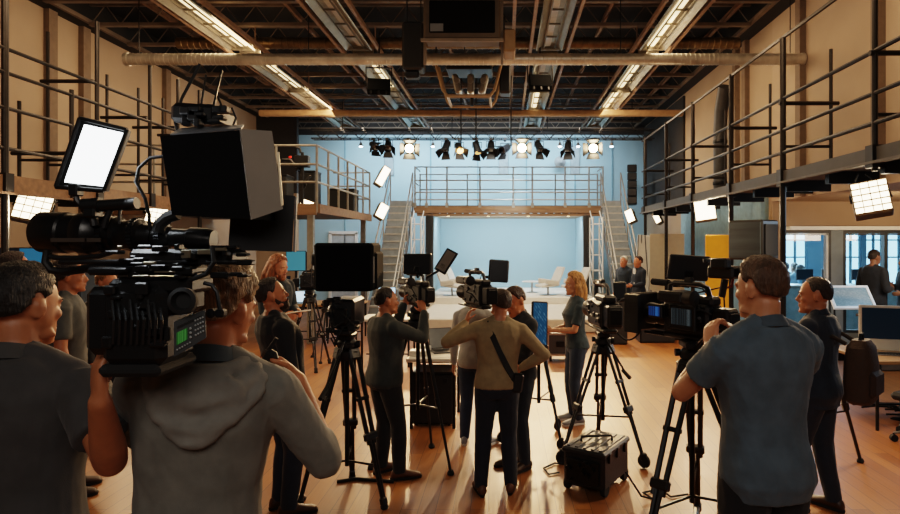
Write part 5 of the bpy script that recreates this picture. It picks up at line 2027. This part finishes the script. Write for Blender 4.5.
# left background: desks with monitors, cabinets, wall boxes
desk('long tan desk in the left background covered with monitors', -4.9, -2.95, 12.05, 12.95, .76, DESKT)
for i, (px, py, Y, w, h, yaw, f, lb) in enumerate((
        (296, 278, 12.4, .40, .42, 15, UIT, 'small blue lit monitor on the left background desk, left of the grey one'),
        (311, 278, 12.5, .46, .40, -8, UID, 'wide grey-blue monitor on the left background desk, by the prompter box'),
        (283, 278, 12.4, .3, .26, 20, UID, 'dim small monitor on the left background desk above the person with reddish hair'))):
    p = P(px, 0, Y)
    mm = monitor(lb, p.x, Y, .76, w, h, yaw, f, post=.66 if i < 2 else .3)
laptop('bright open laptop on the left background desk', P(297, 0, 12.2).x, 12.2, .76, 10, UIW, GREY, .3)
desk('pale desk behind the prompter with a bright laptop screen', -2.35, -1.5, 9.6, 10.3, .78, WHITEP)
monitor('upright white lit screen on the pale desk right of the prompter box', P(387, 0, 9.9).x, 9.9, .78, .30, .40, 6, UIW, GREY)
desk('long dark desk along the left wall full of equipment', -6.8, -4.4, 7.6, 8.5, .80, DARK)
for i, (px, Y, w, h, f, lb) in enumerate(((34, 8.2, .36, .30, UIB, 'monitor with a pale blue screen at the left edge'), (9, 8.3, .3, .28, UID, 'dark monitor at the far left edge behind the first person'))):
    p = P(px, 262, Y)
    monitor(lb, p.x, Y, .80, w, p.z - .80 + .1, 10, f)
t = thing('equipment_rack', 'tall dark blue equipment rack in the left background behind the man in the grey shirt', 'rack', (-5.25, 7.25, 0))
RK = mat('rack_blue', '#26313d', .5, .3)
MB().box((0, 0, .85), (.62, .55, 1.70), bev=.015).build('rack_body', RK, t)
for i in range(7):
    MB().box((0, -.28, .35 + i * .2), (.52, .02, .17), bev=.005).build('rack_unit', mat('rack_unit', '#1a2128', .4, .3), t)
for i, (px, Y, w, h) in enumerate(((120, 9.5, .8, 1.6), (150, 10.5, .7, 1.5), (185, 11.5, .8, 1.7), (212, 11.5, .5, 1.9))):
    t = thing('floor_rack', ['first', 'second', 'third', 'fourth'][i] + ' dark rack cabinet from the left along the left wall, seen under the camera rig', 'rack', (P(px, 0, Y).x, Y, 0))
    MB().box((0, 0, h / 2), (w, .5, h), bev=.015).build('rack_body', mat('rack_dark', '#1d2126', .5), t)
    for j in range(5):
        MB().box((0, -.255, .3 + j * h * .15), (w - .1, .02, h * .12), bev=.004).build('rack_unit', GUN if j % 2 else RK, t)
# boxes and cases on the far left balcony
for i, (px, Y, w, h, lb) in enumerate(((288, 13.9, .5, .8, 'tall dark case on the far left balcony, nearest the rail corner'), (352, 15.2, .62, .6, 'wide dark case on the far left balcony near the stairs'), (318, 14.8, .4, 1.0, 'narrow dark case in the middle of the far left balcony'))):
    t = thing('flight_case', lb, 'case', (P(px, 0, Y).x - .2, Y, 2.765))
    MB().box((0, 0, h / 2), (w, .5, h), bev=.02).build('case_body', mat('case_dark', '#1b1c1c', .6), t)
    MB().box((0, 0, h - .03), (w + .02, .52, .05), bev=.01).build('lid', GUN, t)
# arm lamp standing on the balcony corner, left of it
t = thing('control_arm', 'tangle of black arms with a red lamp on the far left balcony', 'equipment', (P(296, 0, 12.6).x, 13.0, 2.765))
m = MB()
for i in range(8):
    a = Vector((rnd.uniform(-.2, .2), rnd.uniform(-.05, .1), rnd.uniform(.4, 1.2)))
    b = a + Vector((rnd.uniform(-.3, .3), rnd.uniform(-.05, .05), rnd.uniform(-.4, .3)))
    m.tube([a, a.lerp(b, .5) + Vector((.03, 0, .05)), b], .028, 8)
m.cyl((0, 0, 0), (0, 0, 1.2), .035, n=10).box((0, 0, 1.0), (.3, .2, .25), bev=.02)
m.build('arm_body', BLACK, t)
MB().ell((-.22, -.12, 1.08), (.03, .02, .02)).build('lamp', mat('red_lamp', '#c02010', .4, emit='#ff2010', estr=2), t)
# ------------------------------------------------------------------ the people
UP_ = (0, 0, 1)


def hood_extra(col):
    def f(i):
        s, tp, fr = i['s'], i['tp'], i['fr']
        m = MB()
        for hw, z0, drop, y0, r in ((.098, 1.500, .035, -.055, .026), (.128, 1.482, .085, -.070, .030), (.150, 1.462, .135, -.078, .022), (.118, 1.455, .165, -.082, .014)):
            pts, rr = [], []
            for k in range(17):
                u = k / 16
                q = math.sin(math.pi * u)
                zz = z0 - drop * q ** 1.3
                pts.append(tp(-hw * math.cos(math.pi * u), (y0 + .035) - .075 * q ** .8 - .018 * (1.47 - zz) * 6, zz))
                rr.append(r * (.55 + .55 * q) * s)
            m.tube(pts, rr, 12)
        for sg in (-1, 1):
            m.tube([tp(sg * .098, -.02, 1.50), tp(sg * .10, .06, 1.46), tp(sg * .05, .125, 1.37)], [.016 * s, .02 * s, .012 * s], 10)
        m.ell(tp(0, -.120, 1.40), Vector((.12, .022, .075)) * s)
        remesh(m, 'hood', cloth_mat(col), i['root'], .009, 3, lambda p: .006 * noise.noise(Vector(p) * 16) + .004 * noise.noise(Vector(p) * 38))
    return f


def strap_extra(i):
    s, tp = i['s'], i['tp']
    pts = [tp(-.085, .10, 1.36), tp(-.10, .04, 1.475), tp(-.105, -.06, 1.47), tp(-.06, -.130, 1.37), tp(0, -.142, 1.25), tp(.07, -.142, 1.12), tp(.14, -.112, 1.0), tp(.175, -.05, .95)]
    m = MB()
    rings = []
    for k, p in enumerate(pts):
        t = (pts[min(k + 1, len(pts) - 1)] - pts[max(0, k - 1)]).normalized()
        c = tp(0, 0, 1.2)
        n = (p - Vector((c.x, c.y, p.z))).normalized()
        w = t.cross(n).normalized()
        rings.append([p + w * .024 * s + n * .012, p - w * .024 * s + n * .012, p - w * .024 * s - n * .004, p + w * .024 * s - n * .004])
    m.loft(rings)
    m.build('shoulder_strap', mat('strap_black', '#0e0e0f', .7), i['root'], 60)
    MB().box(tp(.17, -.10, .97), (.09, .06, .15), rot=(0, .15, 0), bev=.015).build('pouch', BLACK, i['root'])


def suit_extra(i):
    s, tp = i['s'], i['tp']
    m = MB()
    m.loft([[tp(-w, .118 + .008, z), tp(w, .118 + .008, z), tp(w, .10, z), tp(-w, .10, z)] for w, z in ((.006, 1.08), (.03, 1.25), (.05, 1.42), (.04, 1.48))])
    m.build('shirt_front', mat('white_shirt', '#d9d6d0', .8), i['root'])


def collar_only(col):
    return col


# foreground
A = person('dark-haired man at the left edge in a dark grey shirt, one bare forearm raised', -1.565, 1.92, 6, 1.925, shirt='#3b3a3a', trousers='#15161a',
           hair='#17100b', style='short', skin='#a56a48', sleeve='short', head=(-18, -3, 0), slv=.70, vox=.007, collar='#403f3e', bulk=1.04, lean=0,
           hands={'R': dict(t=P(100, 402, 1.60), dir=(-.10, .10, 1), n=(.6, .6, 0), curl=.55, elbow=P(134, 512, 1.60)),
                  'L': dict(t=P(56, 396, 2.03), dir=(-.15, -.1, .9), n=(-.5, -.6, .2), curl=1.3, pole=(-.4, .2, -1))}, folds=.8)
B = person('sandy-haired man in a grey hooded shirt, back turned, under the huge camera rig', -.965, 1.88, 14, 1.925, shirt='#66655f', trousers='#17181c',
           hair='#8a6d4a', style='tousled', skin='#b0714c', sleeve='rolled', head=(-30, -2, 3), vox=.007, bulk=1.0, roll=5,
           hands={'R': dict(t=P(298, 380, 2.08), dir=(-.8, .05, .5), n=(-.6, -.3, .2), curl=.8, elbow=P(312, 470, 1.95)),
                  'L': dict(t=P(122, 350, 2.08), dir=(.1, .1, 1), n=(.9, .2, 0), curl=.7, elbow=P(140, 450, 2.12))},
           extra=hood_extra('#706e68'), folds=1.0, collar='#39434a')
t = thing('handheld_radio', 'small black handheld radio in the hand of the man in the grey hooded shirt', 'radio', P(268, 360, 2.04))
MB().box((0, 0, 0), (.055, .035, .075), rot=(0, .5, 0), bev=.014).build('radio_body', BLACK, t)
MB().cyl((.0, 0, .03), (.03, 0, .075), .007, n=8).build('antenna', RUBBER, t)

O = person('big man in a grey-blue polo shirt seen from behind, working the right-hand camera', 1.125, 2.6, 14, 1.93, shirt='#4b5964', trousers='#0c0c0f',
           hair='#4a3220', style='short', skin='#b87d5a', sleeve='short', head=(14, -2, 0), slv=.60, vox=.007, collar='#404c56', bulk=1.0, hem=.83, headk=1.0,
           hands={'L': dict(t=P(710, 347, 2.86), dir=(.22, .45, 1), n=(.8, .5, 0), curl=.6, elbow=P(686, 388, 2.70)),
                  'R': dict(t=P(742, 346, 3.05), dir=(-.35, .3, .85), n=(-.7, .5, .1), curl=.55, pole=(1.0, -.55, -.75))}, folds=1.1)
Pm = person('man in a dark navy jacket in profile, wearing a brown backpack', 2.34, 4.5, 42, 1.72, shirt='#1d2735', trousers='#1c2432',
            shoes='#3a2213', hair='#2a1a11', style='crop', skin='#b06f4d', headk=1.14, head=(22, 0, 0), collar='#1d2735', bulk=1.14, hem=.80,
            feet={'L': (-.10, .10, 6), 'R': (.10, -.08, -8)})
t = thing('backpack', 'worn brown backpack on the back of the man in the navy jacket', 'backpack', (2.545, 4.285, 1.09), R(42))
m = MB()
rings = []
for z, w, d in ((-.23, .10, .07), (-.20, .145, .09), (-.08, .15, .10), (.06, .145, .095), (.17, .13, .08), (.22, .08, .05)):
    rings.append(sell(Vector((0, 0, z)), w, d, Matrix.Identity(3), 22, 3))
m.loft(rings)
m.build('pack_body', mat('pack_brown', '#3d2a1b', .8, bump=.3, bscale=60), t)
MB().box((0, -.09, -.08), (.22, .06, .18), bev=.025).build('front_pocket', mat('pack_brown2', '#342317', .8, bump=.3, bscale=60), t)
MB().tube([(-.03, .0, .215), (-.02, .0, .26), (.02, 0, .26), (.03, 0, .215)], .010, 8).build('handle', RUBBER, t)
for sg in (-1, 1):
    MB().tube([(sg * .09, .07, .19), (sg * .10, .16, .235), (sg * .11, .26, .20), (sg * .115, .31, .08)], .016, 8).build('strap', mat('pack_strap', '#2a1c12', .8), t)

# centre
Hm = person('stout man in a dark green-grey sweater raising both arms to his camera, left of centre', -1.02, 5.12, -52, 1.61, shirt='#353a38', trousers='#1d1d1f', shoes='#5a3219',
            hair='#22150d', style='crop', skin='#b4714b', bulk=1.14, head=(-6, 3, 0), headk=1.05,
            hands={'R': dict(t=P(424, 312, 5.2), dir=(-.35, .3, .9), n=(-.4, .9, 0), curl=.7, pole=(.5, .1, -1)),
                   'L': dict(t=P(404, 304, 5.5), dir=(.6, .2, .5), n=(.2, -.9, 0), curl=.7, pole=(-.3, .2, -1))},
            feet={'L': (-.13, .02, 10), 'R': (.12, .08, -20)})
I = person('man in a beige sweater with a black strap, back turned, in the centre', -.065, 4.82, 4, 1.62, shirt='#94805e', trousers='#171c29', shoes='#5c3519',
           hair='#3a2616', style='short', skin='#b97a55', bulk=1.08, head=(20, 2, 4), roll=3,
           hands={'L': dict(t=P(466, 322, 4.95), dir=(.3, .2, .9), n=(.9, .2, 0), curl=.55, pole=(-1, -.3, -.7)),
                  'R': dict(t=P(521, 368, 4.92), dir=(-.6, .5, -.4), n=(-.6, -.6, .2), curl=.5, pole=(1, -.35, .05))},
           extra=strap_extra, feet={'L': (-.14, -.03, 12), 'R': (.12, .0, -10)}, hem=.92)
J = person('man in a dark navy shirt looking down to the left, right behind the beige sweater', .125, 5.36, 125, 1.60, shirt='#1d232b', trousers='#20262f', hair='#3a2214', style='short',
           skin='#c07a52', head=(8, -22, 0), headk=1.12, collar='#1d232b', bulk=1.02, hands={'L': dict(l=(-.10, .32, 1.12), curl=.5), 'R': dict(l=(.12, .32, 1.10), curl=.5)})
K = person('person in a light grey top and jeans mostly hidden behind the beige sweater man', -.30, 5.95, -15, 1.58, shirt='#a9a8a4', trousers='#2b3a52', shoes='#8f9196', sole='#d8d6d0',
           hair='#3a2a1c', style='mid', skin='#bd8561', feet={'L': (-.12, 0, 15), 'R': (.14, .0, -20)})
Lw = person('woman with long blond hair, dark teal t-shirt and jeans, beside the tall tripod', .79, 6.7, 100, 1.655, shirt='#2d3d46', trousers='#27374b', shoes='#7d8085', sole='#cfccc4',
            hair='#b07f48', style='long', skin='#c98e68', female=True, sleeve='short', head=(4, -2, 0), headk=1.06,
            hands={'L': dict(l=(-.06, .30, 1.08), dir=None, curl=.6), 'R': dict(l=(.07, .30, 1.06), curl=.6)} and {'L': dict(l=(-.06, .30, 1.10), curl=.6), 'R': dict(l=(.07, .31, 1.07), curl=.6)}, hem=.88)
M1 = person('man in a navy suit and open white shirt standing at the far right', 3.05, 13.7, 112, 1.68, shirt='#1e2836', trousers='#27303d', hair='#3a2416', style='short', skin='#c47d58', extra=suit_extra, vox=.012,
            hands={'L': dict(l=(-.10, .24, 1.08), curl=.8), 'R': dict(l=(.10, .24, 1.06), curl=.8)}, hem=.78, headk=1.1)
N1 = person('white-haired man in a dark jacket standing behind the man in the navy suit', 2.86, 14.4, 135, 1.66, shirt='#23303e', trousers='#2f3c4a', hair='#d8cdbd', style='short', skin='#c9805c', vox=.012, hem=.8, headk=1.1)
# left
C1 = person('bearded man in a black shirt just behind the grey hooded man', -1.64, 4.46, -52, 1.74, shirt='#15181c', trousers='#1f2a3c', shoes='#4a2c18', hair='#2a1c14', style='short',
            skin='#b8744f', beard='#3a2216', head=(-12, 6, 0), roll=0, lean=-9, bulk=1.15)
D1 = person('man in a grey t-shirt and blue jeans standing in the left background', -3.50, 4.8, -62, 1.86, shirt='#4c4f4e', trousers='#2c405a', hair='#2a1a10', style='mid', skin='#ad6b47', sleeve='short', vox=.010)
E1 = person('fair-haired man in a dark jacket, his face seen just below the big lens', -4.0, 6.0, -92, 1.72, shirt='#20242a', trousers='#20242c', hair='#80592f', style='tousled', skin='#c07f5a', vox=.010, head=(-8, -6, 0))
F1 = person('dark-haired person at the extreme left edge, only the head showing', -4.15, 5.05, -40, 1.915, shirt='#25272b', trousers='#202228', hair='#2a1812', style='short', skin='#b06a48', vox=.010)
G1 = person('person with long reddish hair in a dark vest holding papers, in the left background', -2.86, 7.5, -122, 1.82, shirt='#1d2a33', trousers='#1e2835', hair='#8a4f28', style='long', skin='#c98763', beard='#8a4f28', sleeve='long', headk=1.12, head=(14, -10, 0), bulk=1.05,
            hands={'L': dict(l=(-.09, .30, 1.10), curl=.5), 'R': dict(l=(.11, .28, 1.08), curl=.6)}, vox=.009)
gp = G1['W'] @ (Vector((0, .40, 1.12)) * G1['s'])
tag(MB().box(gp, (.24, .18, .012), rot=(.2, 0, R(-122))).build('paper_sheet', mat('paper', '#eeeae0', .8, var=.03), None, 0), 'small stack of papers held by the person with long reddish hair', 'paper')
# bay and office
Q1 = person('man in a dark jacket and jeans standing before the bay window, facing right', 6.42, 10.45, -72, 1.87, shirt='#1d2630', trousers='#24384e', hair='#1d1713', style='short', skin='#8a6450', vox=.011, bulk=1.08,
            hands={'R': dict(l=(.16, .20, 1.14), curl=.6), 'L': dict(l=(-.14, .20, 1.16), curl=.6)})
R1 = person('dark-haired person in black at the right edge facing the man by the bay window', 6.99, 10.45, 84, 1.80, shirt='#14181e', trousers='#161a20', hair='#15110e', style='mid', skin='#8f6a54', vox=.011,
            hands={'R': dict(l=(.12, .17, 1.22), curl=.8), 'L': dict(l=(-.14, .15, 1.10), curl=.6)})
cp_ = R1['W'] @ (Vector((.09, .34, 1.22)) * R1['s'])
tag(MB().lathe([(.028, -.05), (.038, .05), (.034, .05), (.026, -.045)], c=cp_, n=16).build('paper_cup', WHITEP), 'white cup held between the two people by the bay window', 'cup')
for i, (px, Y, yw, c, hr, lb) in enumerate(((786, 15.45, -20, '#27303a', '#1a1512', 'leftmost of the three people seated in the blue office beyond the window'),
                                           (797, 14.95, 20, '#8797a0', '#2a211b', 'middle of the three people seated in the blue office, in a pale top'),
                                           (809, 14.4, 40, '#4b6d84', '#4a4a4a', 'rightmost of the three people seated in the blue office, leaning over'))):
    person(lb, P(px, 0, Y).x, Y, yw, 1.78, shirt=c, trousers='#22262c', hair=hr, style='short', skin='#7d6558', vox=.016, seat=.62, lean=18 if i == 2 else 6,
           feet={'L': (-.10, .24, 0), 'R': (.10, .24, 0)})
    t = thing('high_stool', ['dark high stool under the leftmost office person', 'dark high stool under the office person in the pale top', 'dark high stool under the leaning office person'][i], 'stool', (P(px, 0, Y).x, Y, 0))
    MB().lathe([(.17, .50), (.18, .51), (.17, .54)], n=16).build('seat', DARK, t)
    for j in range(4):
        a = 6.283 * (j + .5) / 4
        MB().cyl((.10 * math.cos(a), .10 * math.sin(a), .5), (.2 * math.cos(a), .2 * math.sin(a), 0), .014, n=8).build('leg', DARK, t)
t = thing('office_counter', 'long pale counter in the blue office beyond the bay windows', 'counter', (7.12, 13.9, 0))
MB().box((0, 0, .5), (3.8, .5, 1.0), bev=.01).build('counter_body', mat('counter_blue', '#a9c4d0', .6), t)
MB().box((0, 0, 1.02), (3.9, .6, .04), bev=.01).build('countertop', WHITEP, t)
for i in range(5):
    x = 5.7 + i * .62
    mm = monitor(['first', 'second', 'third', 'fourth', 'fifth'][i] + ' grey screen from the left on the office counter', x, 13.9, 1.04, .42, .26, (-20, 15, 5, -10, 20)[i], UID, GREY, group='screens on the office counter')
# ------------------------------------------------------------------ light and camera
def area(name, loc, to, size, power, col, size_y=None, spread=180):
    l = bpy.data.lights.new(name, 'AREA')
    l.energy = power
    l.color = lin(col)[:3]
    l.size = size
    if size_y:
        l.shape = 'RECTANGLE'
        l.size_y = size_y
    l.spread = R(spread)
    o = bpy.data.objects.new(name, l)
    COL.objects.link(o)
    o.location = loc
    o.rotation_euler = (Vector(to) - Vector(loc)).to_track_quat('-Z', 'Y').to_euler()
    return o


def spot(name, loc, to, power, col, ang=50, blend=.5, r=.08):
    l = bpy.data.lights.new(name, 'SPOT')
    l.energy = power
    l.color = lin(col)[:3]
    l.spot_size = R(ang)
    l.spot_blend = blend
    l.shadow_soft_size = r
    o = bpy.data.objects.new(name, l)
    COL.objects.link(o)
    o.location = loc
    o.rotation_euler = (Vector(to) - Vector(loc)).to_track_quat('-Z', 'Y').to_euler()
    return o


WARM, WARM2, COOL = '#ffd6aa', '#ffdcb0', '#e2f3ff'
zt = zt0 - .55
# key lamps of the truss, thrown forward over the floor
for x, tx, ty, pw, an in ((-2.6, -.6, 5.6, 1500, 40), (.5, .2, 5.2, 1900, 36), (2.55, .9, 5.8, 1500, 40), (-1.2, -1.6, 8.5, 900, 45), (1.6, 1.5, 9, 900, 45)):
    spot('truss_key', (x, TY - .45, zt), (tx, ty, 0), pw, '#ffcd94', an, .6, .10)
# wash on the pale blue wall and the niche
area('wall_wash', (-1.2, 19.2, 5.7), (-1.2, 21, 2.6), 8.5, 430, COOL, .4)
area('niche_wash', (.1, 18.5, 2.78), (.1, 20.0, 1.2), 4.2, 120, COOL, .25)
spot('niche_front', (.1, 16.4, 5.0), (.1, 20.2, 1.4), 900, '#d8efff', 40, .7, .3)
area('stage_top', (0, 15.4, 5.3), (0, 15.8, 0), 4.5, 240, '#fff0dc', 2)
# warm wash on the tan side walls, by added unseen lamps under the ceiling
for Y in (6.5, 11.0, 15.5):
    area('left_wall_wash', (-4.6, Y, 5.5), (-8, Y, 3.6), 2.6, 95, WARM, .5)
    area('right_wall_wash', (2.6, Y, 5.5), (4.9, Y, 3.8), 2.6, 62, WARM, .5)
# ceiling troughs give a soft warm fill
for X in (-3.8, 1.8):
    for Y in (6, 11, 15):
        area('trough_fill', (X, Y, 5.45), (X, Y, 0), 2.2, 45, WARM2, .4)
area('joist_fill', (-1.5, 8, 4.2), (-1.5, 9, 6.5), 7, 38, WARM, 9)  # added upward fill without a fixture, brightens the joists
# flood panels
for px, py, Y, tx, ty, pw in ((871, 197, 6.2, 1.5, 5, 60), (705, 210, 11.0, 0, 8, 120), (33, 207, 7.5, -3, 5, 60), (157, 213, 10.0, -3, 8, 60)):
    p = P(px, py + 4, Y - .25)
    area('flood_lamp', p, (tx, ty, .6), .34, pw, WARM2)
area('led_panel_lamp', P(92, 156, 1.55), P(120, 200, .6), .14, 3.0, '#f2faff')
# daylight in the office, plus added fill lamps for bay and foreground
area('bay_desk_fill', (6.6, 7.2, 2.65), (5.4, 6.9, .7), 2.4, 60, '#cfe9ff', .5)  # added lamp under the bay ceiling, lights the worktable
area('bay_wall_fill', (6.8, 8.6, 2.2), (7.2, 11, 2.6), 2.6, 40, WARM, .3)  # added lamp without a fixture, warms the tan strip over the windows
area('front_fill', (.3, -2.6, 4.4), (0, 3, 1.4), 3.5, 105, '#f6ece2', 2)  # added soft fill behind the camera for the foreground people
area('office_day', (7, 15.7, 2.0), (7, 12, 1.0), 3.2, 380, '#c9ebff', 1.2)

w = bpy.data.worlds.new('world')
SC.world = w
w.use_nodes = True
bg = w.node_tree.nodes['Background']
bg.inputs['Color'].default_value = (.60, .85, 1.0, 1)
bg.inputs['Strength'].default_value = 4.5

cam = bpy.data.cameras.new('camera')
cam.sensor_width = 36
cam.lens = FOC / 900 * 36
cam.shift_x = (450 - VX) / 900
cam.shift_y = (VY - 257) / 900
cam.clip_start = .02
co = bpy.data.objects.new('camera', cam)
COL.objects.link(co)
co.location = (0, 0, EYE)
co.rotation_euler = (R(90), 0, 0)
SC.camera = co
SC.cycles.use_denoising = True
SC.cycles.max_bounces = 6
SC.cycles.diffuse_bounces = 3
SC.cycles.sample_clamp_indirect = 6
SC.view_settings.view_transform = 'Filmic'
SC.view_settings.look = 'Medium High Contrast'
SC.view_settings.exposure = 0
